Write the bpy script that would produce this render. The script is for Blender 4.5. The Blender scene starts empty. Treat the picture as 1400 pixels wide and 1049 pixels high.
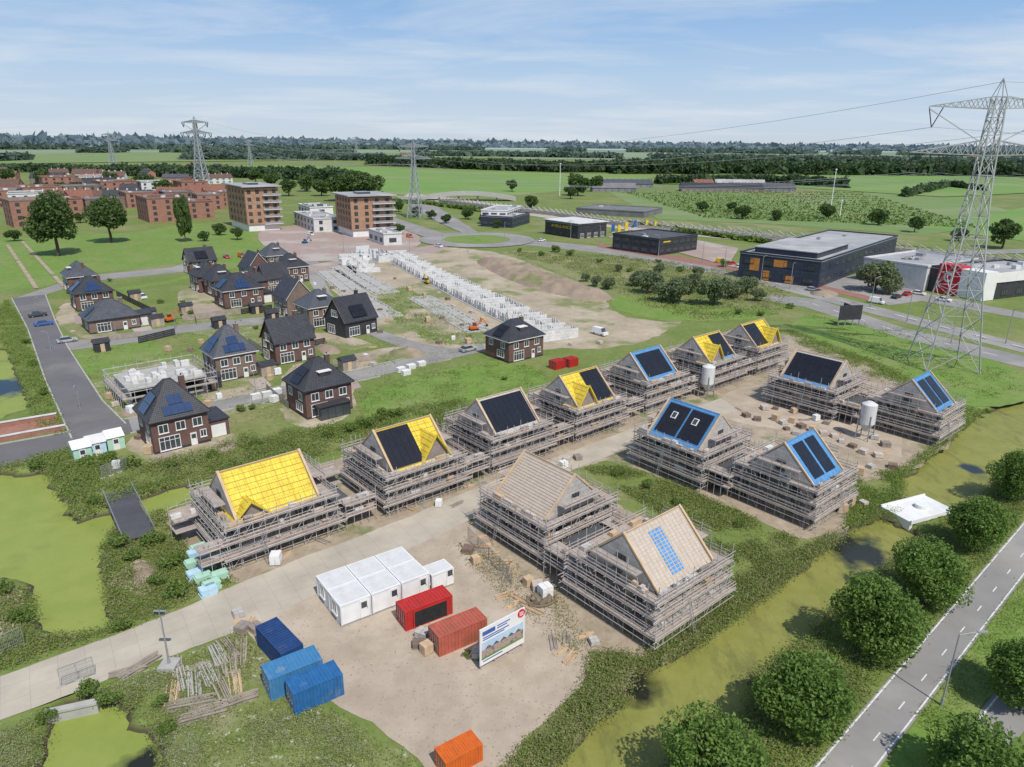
import bpy, math, random
import numpy as np
from mathutils import Vector, Matrix, noise as mnoise
random.seed(7); rng=np.random.default_rng(7)
scene=bpy.context.scene; col=scene.collection
rad=math.radians
# ---------------------------------------------------------------- camera
H=42.0; FPX=970.0
camM=Matrix.Rotation(rad(71.2),3,'X')@Matrix.Rotation(rad(.57),3,'Z')
cd=bpy.data.cameras.new("camera"); cam=bpy.data.objects.new("camera",cd); col.objects.link(cam)
cam.location=(0,0,H); cam.rotation_euler=camM.to_euler()
cd.sensor_width=36; cd.lens=36*FPX/1400; cd.clip_end=60000; cd.clip_start=.5
scene.camera=cam
scene.view_settings.view_transform='Standard'; scene.view_settings.look='None'; scene.view_settings.exposure=0
def P(u,v,z=0.0):
    """survey point: world x,y of a point at height z sighted in the 1400x1049 photograph"""
    d=camM@Vector(((u-700)/FPX,(524.5-v)/FPX,-1)); t=(z-H)/d.z
    return (d.x*t,d.y*t)
GA=rad(40.6)           # street grid direction
# ---------------------------------------------------------------- materials
def base_mat(name):
    m=bpy.data.materials.new(name); m.use_nodes=True
    nt=m.node_tree; return m,nt,nt.nodes['Principled BSDF']
def N(nt,t,**k):
    n=nt.nodes.new(t)
    for a,b in k.items(): setattr(n,a,b)
    return n
def c4(c): return (c[0],c[1],c[2],1)
def coords(nt,kind,scl=None):
    if kind=='pos': o=N(nt,'ShaderNodeNewGeometry').outputs['Position']
    else: o=N(nt,'ShaderNodeTexCoord').outputs['UV' if kind=='uv' else 'Object']
    if scl:
        mp=N(nt,'ShaderNodeMapping'); mp.inputs['Scale'].default_value=scl; nt.links.new(o,mp.inputs[0]); o=mp.outputs[0]
    return o
def noisef(nt,vec,scale,detail=6,lo=.35,hi=.65,rough=.6):
    n=N(nt,'ShaderNodeTexNoise'); n.inputs['Scale'].default_value=scale; n.inputs['Detail'].default_value=detail; n.inputs['Roughness'].default_value=rough
    nt.links.new(vec,n.inputs['Vector'])
    r=N(nt,'ShaderNodeMapRange'); r.inputs[1].default_value=lo; r.inputs[2].default_value=hi
    nt.links.new(n.outputs[0],r.inputs[0]); return r.outputs[0]
def mix(nt,f,a,b,mode='MIX'):
    m=N(nt,'ShaderNodeMixRGB',blend_type=mode)
    if isinstance(f,(int,float)): m.inputs[0].default_value=f
    else: nt.links.new(f,m.inputs[0])
    for i,x in ((1,a),(2,b)):
        if isinstance(x,tuple): m.inputs[i].default_value=c4(x)
        else: nt.links.new(x,m.inputs[i])
    return m.outputs[0]
def M(name,c1,c2=None,scale=1.,rough=.85,bump=0,kind='pos',c3=None,s3=.1,f3=(.5,.62),metal=0,spec=.3,scl=None,speck=None,mott=None,wetedge=False):
    m,nt,p=base_mat(name); vec=coords(nt,kind,scl)
    if c2 is None: c2=tuple(x*.8 for x in c1)
    c=mix(nt,noisef(nt,vec,scale),c1,c2)
    if c3: c=mix(nt,noisef(nt,vec,s3,5,f3[0],f3[1]),c,c3)
    if mott: c=mix(nt,noisef(nt,vec,mott[0],6,.4,.68,.75),c,mix(nt,1.,c,mott[1],'MULTIPLY'))
    if speck: c=mix(nt,noisef(nt,vec,speck[1],2,speck[2],speck[2]+.05),c,speck[0])
    if wetedge:
        sx=N(nt,'ShaderNodeSeparateXYZ'); nt.links.new(coords(nt,'pos'),sx.inputs[0]); mr=N(nt,'ShaderNodeMapRange'); mr.inputs[1].default_value=-.2; mr.inputs[2].default_value=-.65; nt.links.new(sx.outputs[2],mr.inputs[0])
        c=mix(nt,mr.outputs[0],c,(.075,.065,.035))
    nt.links.new(c,p.inputs['Base Color']); p.inputs['Roughness'].default_value=rough; p.inputs['Metallic'].default_value=metal
    p.inputs['Specular IOR Level'].default_value=spec
    if bump:
        n=N(nt,'ShaderNodeTexNoise'); n.inputs['Scale'].default_value=scale*2.5; n.inputs['Detail'].default_value=6; nt.links.new(vec,n.inputs['Vector'])
        b=N(nt,'ShaderNodeBump'); b.inputs['Strength'].default_value=.6; b.inputs['Distance'].default_value=bump; nt.links.new(n.outputs[0],b.inputs['Height']); nt.links.new(b.outputs[0],p.inputs['Normal'])
    return m
def gridmat(name,c1,c2,cm,bw,bh,mortar,rough=.8,bumpd=.02,nz=.6,spec=.3,offset=.5):
    m,nt,p=base_mat(name); uv=coords(nt,'uv')
    b=N(nt,'ShaderNodeTexBrick'); b.offset=offset; nt.links.new(uv,b.inputs['Vector'])
    b.inputs['Color1'].default_value=c4(c1); b.inputs['Color2'].default_value=c4(c2); b.inputs['Mortar'].default_value=c4(cm)
    b.inputs['Scale'].default_value=1; b.inputs['Mortar Size'].default_value=mortar; b.inputs['Brick Width'].default_value=bw; b.inputs['Row Height'].default_value=bh
    g=coords(nt,'pos'); f=noisef(nt,g,nz,5,.3,.7)
    c=mix(nt,f,b.outputs[0],mix(nt,1.,b.outputs[0],(.72,.72,.72),'MULTIPLY'))
    nt.links.new(c,p.inputs['Base Color']); p.inputs['Roughness'].default_value=rough; p.inputs['Specular IOR Level'].default_value=spec
    if bumpd:
        bp=N(nt,'ShaderNodeBump',invert=True); bp.inputs['Distance'].default_value=bumpd; bp.inputs['Strength'].default_value=.7
        nt.links.new(b.outputs['Fac'],bp.inputs['Height']); nt.links.new(bp.outputs[0],p.inputs['Normal'])
    return m
def leafmat(name,c1,c2,c3,ns=.35,tr_=.38):
    m,nt,p=base_mat(name); pos=coords(nt,'pos'); g=N(nt,'ShaderNodeNewGeometry')
    c=mix(nt,noisef(nt,pos,ns,3,.35,.65),c1,c2); 
    mr=N(nt,'ShaderNodeMapRange'); mr.inputs[1].default_value=.5; mr.inputs[2].default_value=1; nt.links.new(g.outputs['Random Per Island'],mr.inputs[0])
    c=mix(nt,mr.outputs[0],c,c3)
    nt.links.new(c,p.inputs['Base Color']); p.inputs['Roughness'].default_value=.65; p.inputs['Specular IOR Level'].default_value=.25
    tr=N(nt,'ShaderNodeBsdfTranslucent'); nt.links.new(c,tr.inputs[0]); ms=N(nt,'ShaderNodeMixShader'); ms.inputs[0].default_value=tr_
    nt.links.new(p.outputs[0],ms.inputs[1]); nt.links.new(tr.outputs[0],ms.inputs[2]); nt.links.new(ms.outputs[0],nt.nodes['Material Output'].inputs[0])
    return m
MT={}
MT['ground']=M('ground_grass',(.15,.205,.045),(.195,.24,.07),.12,bump=.08,c3=(.26,.25,.11),s3=.035,f3=(.5,.66),mott=(.9,(.68,.73,.63)),wetedge=True)
MT['lawn']=M('lawn',(.145,.245,.042),(.185,.275,.058),.3,bump=.05,c3=(.235,.265,.09),s3=.09,f3=(.45,.7),mott=(.7,(.73,.78,.7)))
MT['rough']=M('rough_grass',(.17,.22,.055),(.24,.26,.10),.45,bump=.12,c3=(.32,.29,.18),s3=.12,f3=(.48,.68),speck=((.42,.43,.32),1.4,.62),mott=(1.1,(.66,.72,.62)))
MT['field']=M('field_grass',(.14,.255,.055),(.18,.28,.07),.02,c3=(.22,.27,.10),s3=.006,scl=(1,2.5,1))
MT['field2']=M('orchard_field',(.15,.225,.07),(.18,.25,.085),.05,c3=(.22,.26,.12),s3=.01,scl=(1,2.5,1))
MT['hazefield']=M('hazy_fields',(.20,.27,.16),(.25,.31,.185),.003,c3=(.17,.235,.165),s3=.0012,scl=(1,3,1))  # distance haze mixed into the green base colours
MT['hazefield2']=M('horizon_fields',(.29,.36,.345),(.32,.39,.37),.001)  # stronger bluish haze put into the field colour
MT['dryfield']=M('dry_grass',(.22,.235,.09),(.30,.275,.14),.12,bump=.1,c3=(.15,.20,.06),s3=.04,f3=(.45,.6),mott=(.5,(.74,.78,.7)))
MT['gravel']=M('gravel',(.46,.385,.30),(.38,.315,.245),.25,bump=.03,c3=(.51,.435,.35),s3=.07,speck=((.26,.215,.165),4,.64),mott=(.35,(.86,.84,.81)))
MT['dirt']=M('site_dirt',(.44,.37,.28),(.32,.26,.19),.3,bump=.1,c3=(.18,.21,.085),s3=.16,f3=(.56,.66),mott=(.8,(.77,.74,.7)))
MT['sand']=M('sand',(.48,.41,.31),(.36,.30,.22),.08,bump=.1,c3=(.21,.235,.095),s3=.06,f3=(.5,.6),mott=(.5,(.8,.77,.72)))
MT['sandpile']=M('sand_pile',(.34,.265,.20),(.26,.20,.15),.2,bump=.3,c3=(.18,.19,.08),s3=.07,f3=(.55,.62))
MT['concrete']=gridmat('concrete_road_plates',(.52,.465,.375),(.495,.44,.355),(.39,.35,.29),2.0,2.0,.02,bumpd=.0,nz=.2)
MT['asphalt']=M('asphalt',(.16,.15,.155),(.13,.125,.13),.15,rough=.9,c3=(.19,.18,.175),s3=.05)
MT['asphalt2']=M('asphalt_light',(.28,.27,.255),(.235,.225,.215),.2,rough=.9,c3=(.32,.305,.285),s3=.06)
MT['pave']=M('clinker_paving',(.38,.29,.255),(.32,.25,.22),.3,c3=(.42,.37,.33),s3=.05)
MT['redpath']=M('red_cycle_path',(.32,.16,.125),(.27,.135,.11),.3)
MT['mark']=M('road_paint',(.75,.75,.73),(.55,.55,.53),3)
MT['kerb']=M('kerb_concrete',(.44,.43,.40),(.35,.34,.32),1)
MT['mud']=M('mud',(.24,.19,.14),(.15,.12,.08),.4,bump=.1)
MT['brick_new']=gridmat('new_brick',(.36,.28,.235),(.29,.225,.19),(.38,.35,.32),.22,.065,.012,bumpd=.01)
MT['limestone']=gridmat('sand_lime_block',(.56,.53,.50),(.48,.46,.43),(.3,.29,.27),1.0,.6,.02,bumpd=.01)
MT['whiteblock']=gridmat('white_block_wall',(.76,.75,.73),(.68,.67,.65),(.45,.44,.42),1.0,.6,.02,bumpd=.0)
MT['brick_dark']=gridmat('dark_red_brick',(.20,.09,.07),(.15,.068,.055),(.18,.13,.12),.22,.065,.012,bumpd=.01)
MT['brick_brown']=gridmat('brown_brick',(.28,.175,.13),(.21,.135,.10),(.25,.21,.18),.22,.065,.012,bumpd=.01)
MT['brick_red']=gridmat('red_brick',(.45,.18,.115),(.39,.15,.10),(.3,.22,.18),.22,.065,.012,bumpd=.0)
MT['brick_tan']=gridmat('tan_timber_cladding',(.50,.30,.19),(.43,.25,.16),(.3,.18,.12),1.2,.25,.02,bumpd=.0)
MT['tile_dark']=gridmat('dark_roof_tile',(.08,.083,.097),(.062,.065,.077),(.02,.02,.023),.3,.34,.03,rough=.45,bumpd=.05)
MT['tile_grey']=gridmat('grey_roof_tile',(.14,.15,.175),(.11,.12,.145),(.04,.04,.045),.3,.34,.03,rough=.45,bumpd=.05)
MT['tile_red']=gridmat('red_roof_tile',(.38,.17,.115),(.30,.13,.095),(.12,.05,.04),.3,.34,.03,rough=.7,bumpd=.04)
MT['tile_brown']=gridmat('brown_roof_tile',(.22,.13,.10),(.17,.105,.085),(.09,.05,.04),.3,.34,.03,rough=.7,bumpd=.04)
MT['roof_grey']=M('roof_membrane',(.37,.37,.37),(.29,.29,.295),.15,rough=.7,c3=(.44,.43,.42),s3=.06)
MT['roof_mid']=M('grey_bitumen',(.20,.20,.205),(.15,.15,.155),.15,rough=.7)
MT['roof_dark']=M('dark_membrane',(.10,.103,.11),(.07,.072,.08),.3,rough=.7)
MT['white']=M('white_paint',(.78,.77,.75),(.70,.69,.67),.6,rough=.5,kind='obj')
MT['offwhite']=M('dirty_white_panel',(.66,.66,.65),(.56,.56,.55),.9,rough=.6,kind='obj',c3=(.48,.47,.43),s3=.5,f3=(.55,.75))
MT['cabinwhite']=M('cabin_white_panel',(.78,.78,.77),(.70,.70,.69),.7,rough=.5,kind='obj',c3=(.60,.59,.56),s3=.4,f3=(.55,.78))
MT['haze']=M('hazy_building',(.38,.43,.47),(.33,.38,.42),.002)  # bluish distance haze put into the wall colour
MT['black']=M('black_cladding',(.05,.052,.06),(.038,.038,.044),.6,rough=.5)
MT['anthracite']=gridmat('blue_black_cladding',(.05,.062,.095),(.04,.05,.078),(.025,.03,.045),4.0,1.2,.05,rough=.45,bumpd=.0)
MT['orange']=M('orange_panel',(.58,.25,.06),(.48,.2,.045),.35,rough=.5,kind='obj')
MT['yellowbar']=M('yellow_stripe',(.75,.52,.04),(.6,.42,.03),.5,rough=.5)
MT['glass']=M('window_glass',(.035,.045,.055),(.06,.07,.085),.4,rough=.08,spec=.8)
MT['steel']=M('galvanised_steel',(.38,.39,.40),(.29,.295,.3),.5,rough=.5,metal=.3,kind='obj')
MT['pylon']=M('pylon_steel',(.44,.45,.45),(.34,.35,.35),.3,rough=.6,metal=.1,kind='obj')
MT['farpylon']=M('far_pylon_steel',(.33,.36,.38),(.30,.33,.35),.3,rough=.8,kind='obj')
MT['pole']=M('scaffold_tube',(.56,.54,.52),(.40,.38,.36),1.5,rough=.55,metal=.1,kind='obj')
MT['plank']=gridmat('scaffold_plank',(.52,.45,.40),(.41,.35,.315),(.24,.21,.19),2.4,.22,.02,bumpd=.01,nz=1.5,offset=.37)
MT['toe']=M('toe_board',(.58,.50,.445),(.42,.355,.315),.8,kind='pos')
MT['wood']=M('new_timber',(.58,.43,.28),(.48,.35,.23),1.2,kind='pos')
MT['oldwood']=M('weathered_timber',(.38,.33,.275),(.27,.23,.19),1.0,kind='pos')
MT['yellow']=gridmat('yellow_insulation',(.85,.64,.07),(.79,.59,.06),(.50,.36,.05),.6,1.2,.02,rough=.5,bumpd=.01,nz=.8)
MT['yline']=M('yellow_batten',(.46,.34,.07),(.36,.26,.06),2)
MT['blue']=M('blue_foil',(.10,.31,.60),(.07,.24,.50),1.5,rough=.45,bump=.02)
MT['bline']=M('blue_grey_batten',(.22,.32,.42),(.16,.25,.36),2)
MT['greyfoil']=M('grey_underlay',(.50,.47,.44),(.42,.39,.36),1.5,rough=.6,bump=.02)
MT['solar']=gridmat('solar_cells',(.016,.017,.025),(.014,.015,.022),(.04,.042,.05),.16,.16,.006,rough=.25,bumpd=0,spec=.5,offset=0)
MT['solar_blue']=gridmat('blue_solar_cells',(.025,.06,.16),(.02,.05,.13),(.07,.085,.12),.16,.16,.006,rough=.15,bumpd=0,spec=.6,offset=0)
MT['red']=M('red_steel_paint',(.50,.035,.03),(.40,.028,.026),.8,rough=.5,kind='obj',c3=(.30,.05,.035),s3=.6,f3=(.55,.7))
MT['rust']=M('faded_red_paint',(.46,.12,.08),(.36,.09,.06),.8,rough=.6,kind='obj',c3=(.26,.11,.06),s3=.6,f3=(.5,.7))
MT['bluec']=M('blue_steel_paint',(.03,.15,.36),(.025,.11,.28),.8,rough=.5,kind='obj',c3=(.12,.2,.32),s3=.6,f3=(.56,.75))
MT['bluec2']=M('worn_blue_paint',(.06,.22,.42),(.05,.18,.36),.8,rough=.6,kind='obj',c3=(.22,.28,.34),s3=.6,f3=(.52,.7))
MT['bluec3']=M('navy_paint',(.025,.07,.2),(.02,.05,.15),.8,rough=.5,kind='obj',c3=(.07,.1,.17),s3=.6,f3=(.56,.75))
MT['orangec']=M('orange_steel_paint',(.65,.14,.02),(.55,.11,.02),.8,rough=.5,kind='obj',c3=(.4,.12,.04),s3=.8,f3=(.56,.75))
MT['rubber']=M('rubber',(.02,.02,.02),(.03,.03,.03),2)
MT['bark']=M('bark',(.12,.09,.065),(.07,.055,.04),3,bump=.03)
MT['green_wrap']=M('green_plastic_wrap',(.36,.60,.46),(.45,.66,.54),1.5,rough=.4,kind='obj')
MT['blue_wrap']=M('blue_plastic_wrap',(.40,.60,.73),(.52,.68,.78),1.5,rough=.4,kind='obj')
MT['redsign']=M('red_sign',(.6,.02,.04),(.55,.02,.035),1,rough=.5)
MT['navy']=M('navy_print',(.04,.10,.34),(.05,.12,.38),1,rough=.5)
MT['printsky']=M('printed_sky',(.36,.52,.68),(.48,.60,.70),1.5,rough=.5)
MT['photo']=M('printed_picture',(.34,.22,.17),(.42,.40,.37),2.5,rough=.5,kind='uv',c3=(.14,.12,.12),s3=2.5)
MT['leaf']=leafmat('street_tree_leaves',(.105,.19,.035),(.155,.25,.05),(.21,.31,.08))
MT['leafdark']=leafmat('dark_tree_leaves',(.065,.12,.035),(.10,.16,.045),(.13,.19,.065),.25)
MT['willow']=leafmat('willow_leaves',(.15,.195,.085),(.20,.245,.125),(.26,.30,.18),.3)
MT['shrubleaf']=leafmat('shrub_leaves',(.135,.22,.045),(.18,.26,.06),(.22,.29,.09),.4)
MT['reed']=leafmat('reed_leaves',(.20,.295,.06),(.255,.335,.085),(.30,.35,.12),.25,.5)
MT['dryweed']=leafmat('dry_weeds',(.29,.31,.115),(.36,.34,.17),(.42,.395,.23),.3,.5)
MT['flower']=leafmat('white_weed_flowers',(.44,.46,.35),(.38,.40,.28),(.54,.54,.46),.5)
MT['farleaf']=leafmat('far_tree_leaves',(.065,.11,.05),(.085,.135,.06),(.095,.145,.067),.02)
MT['farleaf2']=leafmat('hazy_tree_leaves',(.12,.175,.135),(.135,.19,.145),(.145,.20,.155),.008,.45)  # distance haze painted into the leaf colours
MT['farleaf3']=leafmat('haze_tinted_leaves',(.22,.29,.31),(.235,.305,.33),(.245,.315,.34),.003,.45)  # flat blue horizon haze painted into the leaf colours
def water_mat():
    m,nt,p=base_mat('canal_water'); pos=coords(nt,'pos')
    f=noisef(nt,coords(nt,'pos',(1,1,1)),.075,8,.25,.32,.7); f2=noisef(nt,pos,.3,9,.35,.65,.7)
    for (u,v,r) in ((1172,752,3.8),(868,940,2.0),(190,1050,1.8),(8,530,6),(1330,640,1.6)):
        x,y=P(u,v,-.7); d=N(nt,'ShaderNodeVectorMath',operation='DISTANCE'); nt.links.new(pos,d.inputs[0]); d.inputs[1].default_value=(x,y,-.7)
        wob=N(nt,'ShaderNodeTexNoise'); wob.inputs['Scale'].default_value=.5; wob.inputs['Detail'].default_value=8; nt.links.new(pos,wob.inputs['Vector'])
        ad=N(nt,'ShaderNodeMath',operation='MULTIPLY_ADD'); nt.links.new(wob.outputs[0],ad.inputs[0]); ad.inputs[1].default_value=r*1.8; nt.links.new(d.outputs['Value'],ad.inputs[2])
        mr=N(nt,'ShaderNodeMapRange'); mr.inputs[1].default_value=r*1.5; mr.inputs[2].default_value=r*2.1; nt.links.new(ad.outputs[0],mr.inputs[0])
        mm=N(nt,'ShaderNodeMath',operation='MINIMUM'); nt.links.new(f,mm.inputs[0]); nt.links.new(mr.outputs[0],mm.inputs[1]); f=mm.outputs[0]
    can=mix(nt,f2,(.20,.21,.045),(.26,.26,.065)); can=mix(nt,noisef(nt,coords(nt,'pos',(1,.35,1)),.5,8,.5,.66,.75),can,(.145,.15,.042)); can=mix(nt,noisef(nt,coords(nt,'pos',(1,.5,1)),.9,9,.56,.7,.8),can,(.29,.30,.10))
    pond=mix(nt,f2,(.22,.275,.055),(.265,.31,.07)); pond=mix(nt,noisef(nt,pos,.12,6,.55,.7),pond,(.19,.225,.05))
    sx=N(nt,'ShaderNodeSeparateXYZ'); nt.links.new(pos,sx.inputs[0]); mr=N(nt,'ShaderNodeMapRange'); mr.inputs[1].default_value=-25; mr.inputs[2].default_value=-5; nt.links.new(sx.outputs[0],mr.inputs[0])
    alg=mix(nt,mr.outputs[0],pond,can)
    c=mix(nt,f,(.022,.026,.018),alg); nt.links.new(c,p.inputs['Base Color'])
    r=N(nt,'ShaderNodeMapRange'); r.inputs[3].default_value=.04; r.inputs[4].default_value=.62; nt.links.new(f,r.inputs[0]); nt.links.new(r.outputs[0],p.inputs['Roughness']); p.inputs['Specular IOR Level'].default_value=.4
    return m
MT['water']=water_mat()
# ---------------------------------------------------------------- mesh builder
class B:
    def __init__(s): s.v=[]; s.f=[]; s.m=[]
    def face(s,pts,mat=0):
        i=len(s.v); s.v+= [tuple(p) for p in pts]; s.f.append(tuple(range(i,i+len(pts)))); s.m.append(mat); return s
    def box(s,x0,x1,y0,y1,z0,z1,mat=0,top=None):
        a=[(x0,y0),(x1,y0),(x1,y1),(x0,y1)]
        for k in range(4):
            p,q=a[k],a[(k+1)%4]; s.face([(p[0],p[1],z0),(q[0],q[1],z0),(q[0],q[1],z1),(p[0],p[1],z1)],mat)
        s.face([(p[0],p[1],z1) for p in a],mat if top is None else top); s.face([(p[0],p[1],z0) for p in reversed(a)],mat); return s
    def tube(s,p,q,r,mat=0,n=4,r2=None,caps=True):
        p=Vector(p); q=Vector(q); d=(q-p)
        if d.length<1e-6: return s
        d.normalize(); a=Vector((1,0,0))
        if abs(d.z)<.99: a=d.cross(Vector((0,0,1))).normalized()
        b=d.cross(a); r2=r if r2 is None else r2
        o=math.pi/n
        A=[p+(a*math.cos(o+2*math.pi*k/n)+b*math.sin(o+2*math.pi*k/n))*r for k in range(n)]
        C=[q+(a*math.cos(o+2*math.pi*k/n)+b*math.sin(o+2*math.pi*k/n))*r2 for k in range(n)]
        for k in range(n): s.face([A[k],C[k],C[(k+1)%n],A[(k+1)%n]],mat)
        if caps: s.face(A,mat); s.face(C[::-1],mat)
        return s
    def prism(s,prof,x0,x1,mat=0,end=None):
        n=len(prof); end=mat if end is None else end
        for k in range(n):
            a,b=prof[k],prof[(k+1)%n]; s.face([(x0,a[0],a[1]),(x0,b[0],b[1]),(x1,b[0],b[1]),(x1,a[0],a[1])][::-1],mat)
        s.face([(x1,a[0],a[1]) for a in prof],end); s.face([(x0,a[0],a[1]) for a in reversed(prof)],end); return s
    def mesh(s,name,mats,smooth=False):
        me=bpy.data.meshes.new(name); me.from_pydata(s.v,[],s.f)
        for m in mats: me.materials.append(MT[m])
        me.polygons.foreach_set('material_index',s.m)
        uvl=me.uv_layers.new(name='UVMap'); uv=[]
        for f in s.f:
            pts=[Vector(s.v[i]) for i in f]; o=pts[0]; e=pts[1]-o
            k=2
            while e.length<1e-6 and k<len(pts): e=pts[k]-o; k+=1
            nrm=Vector((0,0,0))
            for j in range(1,len(pts)-1): nrm+=(pts[j]-o).cross(pts[j+1]-o)
            if nrm.length<1e-9: nrm=Vector((0,0,1))
            nrm.normalize()
            if abs(nrm.z)<.9: e=Vector((0,0,1)).cross(nrm)
            e=e.normalized(); g=nrm.cross(e)
            for p in pts: uv+= [p.dot(e),p.dot(g)]
        uvl.data.foreach_set('uv',uv)
        if smooth: me.polygons.foreach_set('use_smooth',[True]*len(s.f))
        me.update(); return me
def thing(name,label,cat,x,y,rz=0,z=0,group=None,mesh=None,kind=None):
    o=bpy.data.objects.new(name,mesh); col.objects.link(o); o.location=(x,y,z); o.rotation_euler=(0,0,rz)
    o["label"]=label; o["category"]=cat
    if group: o["group"]=group
    if kind: o["kind"]=kind
    return o
def part(name,mesh,par,loc=(0,0,0),rot=(0,0,0),label=None,scale=None):
    o=bpy.data.objects.new(name,mesh); col.objects.link(o); o.parent=par; o.location=loc; o.rotation_euler=rot
    if scale: o.scale=scale
    if label: o["label"]=label
    return o
def clone(t,x,y,rz,s=1,z=0,sz=None,label=None):
    o=t.copy(); col.objects.link(o); o.location=(x,y,z); o.rotation_euler=(0,0,rz); o.scale=(s,s,sz or s)
    if label: o["label"]=label
    def rec(a,b):
        for c in a.children:
            k=c.copy(); k.parent=b; col.objects.link(k); rec(c,k)
    rec(t,o); return o
def structure(name,mesh,label=None):
    o=bpy.data.objects.new(name,mesh); col.objects.link(o); o["kind"]="structure"
    o["category"]=name.split('.')[0].replace('_',' ')
    o["label"]=label or "flat "+name.replace('_',' ')+" surface of the site"
    return o
def chaikin(p,n=2):
    for _ in range(n):
        q=[]
        for i in range(len(p)):
            a,b=p[i],p[(i+1)%len(p)]
            q.append((a[0]*.75+b[0]*.25,a[1]*.75+b[1]*.25)); q.append((a[0]*.25+b[0]*.75,a[1]*.25+b[1]*.75))
        p=q
    return p
SHN=[0]
def sheet(name,px,mat,layer,jit=.5,label=None,smooth=0,world=False):
    p=list(px) if world else [P(u,v) for u,v in px]
    if smooth: p=chaikin(p,smooth)
    d=min(math.hypot(*q) for q in p); SHN[0]+=1
    # every sheet gets its own height inside its layer so that no two are coplanar
    z=.012+layer*.006+SHN[0]*.00004 if d<250 else (.06+.03*layer+SHN[0]*.0003 if d<700 else .3+.1*layer+SHN[0]*.004)
    if jit:
        q=[]
        for i in range(len(p)):
            a,b=Vector(p[i]),Vector(p[(i+1)%len(p)]); st=max(1.0,a.length/90); n=max(1,min(60,int((b-a).length/st)))
            for k in range(n):
                c=a.lerp(b,k/n); w=mnoise.noise_vector(Vector((c.x*.25,c.y*.25,layer*3.3)))+.6*mnoise.noise_vector(Vector((c.x*.9,c.y*.9,layer*1.3)))
                q.append((c.x+w.x*jit,c.y+w.y*jit))
        p=q
    b=B(); 
    ar=sum(p[i][0]*p[(i+1)%len(p)][1]-p[(i+1)%len(p)][0]*p[i][1] for i in range(len(p)))
    if ar<0: p=p[::-1]
    b.face([(x,y,z) for x,y in p]); return structure(name,b.mesh(name,[mat]),label)
def line(name,pts,w,mat,layer,dash=None,gap=0,label=None):
    b=B(); z=.016+layer*.006
    if math.hypot(*pts[0])>250 or math.hypot(*pts[-1])>250: z=.075+.03*layer
    for i in range(len(pts)-1):
        a,c=Vector(pts[i]),Vector(pts[i+1]); L=(c-a).length; d=(c-a)/L; n=Vector((-d.y,d.x))*w/2
        s=0
        while s<L:
            e=min(L,s+(dash or L)); p=a+d*s; q=a+d*e
            b.face([(p.x-n.x,p.y-n.y,z),(q.x-n.x,q.y-n.y,z),(q.x+n.x,q.y+n.y,z),(p.x+n.x,p.y+n.y,z)]); s=e+gap+(1e-3 if not gap else 0)
    return structure(name,b.mesh(name,[mat]),label)
def inpoly(X,Y,poly):
    r=np.zeros(X.shape,bool); n=len(poly)
    for i in range(n):
        x1,y1=poly[i]; x2,y2=poly[(i+1)%n]
        if y1==y2: continue
        c=((y1>Y)!=(y2>Y))&(X<(x2-x1)*(Y-y1)/(y2-y1)+x1); r^=c
    return r
def pdist(X,Y,poly):
    d=np.full(X.shape,1e9); n=len(poly)
    for i in range(n):
        x1,y1=poly[i]; x2,y2=poly[(i+1)%n]; dx,dy=x2-x1,y2-y1; L=dx*dx+dy*dy+1e-9
        t=np.clip(((X-x1)*dx+(Y-y1)*dy)/L,0,1); d=np.minimum(d,np.hypot(X-x1-t*dx,Y-y1-t*dy))
    return np.where(inpoly(X,Y,poly),d,-d)
# ---------------------------------------------------------------- world and sun
SUN_EL=rad(54); sdir=Vector((.50,-.86,0)).normalized()   # direction towards the sun (horizontal)
w=bpy.data.worlds.new("World"); scene.world=w; w.use_nodes=True; nt=w.node_tree; bg=nt.nodes['Background']
sky=N(nt,'ShaderNodeTexSky',sky_type='NISHITA'); sky.sun_disc=False; sky.sun_elevation=SUN_EL
sky.sun_rotation=math.atan2(sdir.x,sdir.y); sky.air_density=1.0; sky.dust_density=.5; sky.ozone_density=1.5
tc=N(nt,'ShaderNodeTexCoord'); sp=N(nt,'ShaderNodeSeparateXYZ'); nt.links.new(tc.outputs['Generated'],sp.inputs[0])
za=N(nt,'ShaderNodeMath',operation='ADD'); za.inputs[1].default_value=.09; nt.links.new(sp.outputs[2],za.inputs[0])
zm=N(nt,'ShaderNodeMath',operation='MAXIMUM'); zm.inputs[1].default_value=.03; nt.links.new(za.outputs[0],zm.inputs[0])
cb=N(nt,'ShaderNodeCombineXYZ')
for i,k in ((0,.6),(1,1.0)):
    dv=N(nt,'ShaderNodeMath',operation='DIVIDE'); nt.links.new(sp.outputs[i],dv.inputs[0]); nt.links.new(zm.outputs[0],dv.inputs[1])
    ml=N(nt,'ShaderNodeMath',operation='MULTIPLY'); ml.inputs[1].default_value=k; nt.links.new(dv.outputs[0],ml.inputs[0]); nt.links.new(ml.outputs[0],cb.inputs[i])
nz=N(nt,'ShaderNodeTexNoise'); nz.inputs['Scale'].default_value=.75; nz.inputs['Detail'].default_value=10; nz.inputs['Roughness'].default_value=.6; nz.inputs['Distortion'].default_value=.35
nt.links.new(cb.outputs[0],nz.inputs['Vector'])
lowsky=N(nt,'ShaderNodeValToRGB'); nt.links.new(sp.outputs[2],lowsky.inputs[0]); e=lowsky.color_ramp.elements
e[0].position=0; e[0].color=(.58,.66,.74,1); e[1].position=.34; e[1].color=(.16,.33,.64,1)
k_=e.new(.03); k_.color=(.56,.67,.79,1); k_=e.new(.08); k_.color=(.46,.62,.81,1); k_=e.new(.14); k_.color=(.32,.51,.79,1); k_=e.new(.2); k_.color=(.23,.43,.74,1)
sc_=mix(nt,1.,lowsky.outputs[0],(7.4,7.4,7.4),'MULTIPLY')
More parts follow.
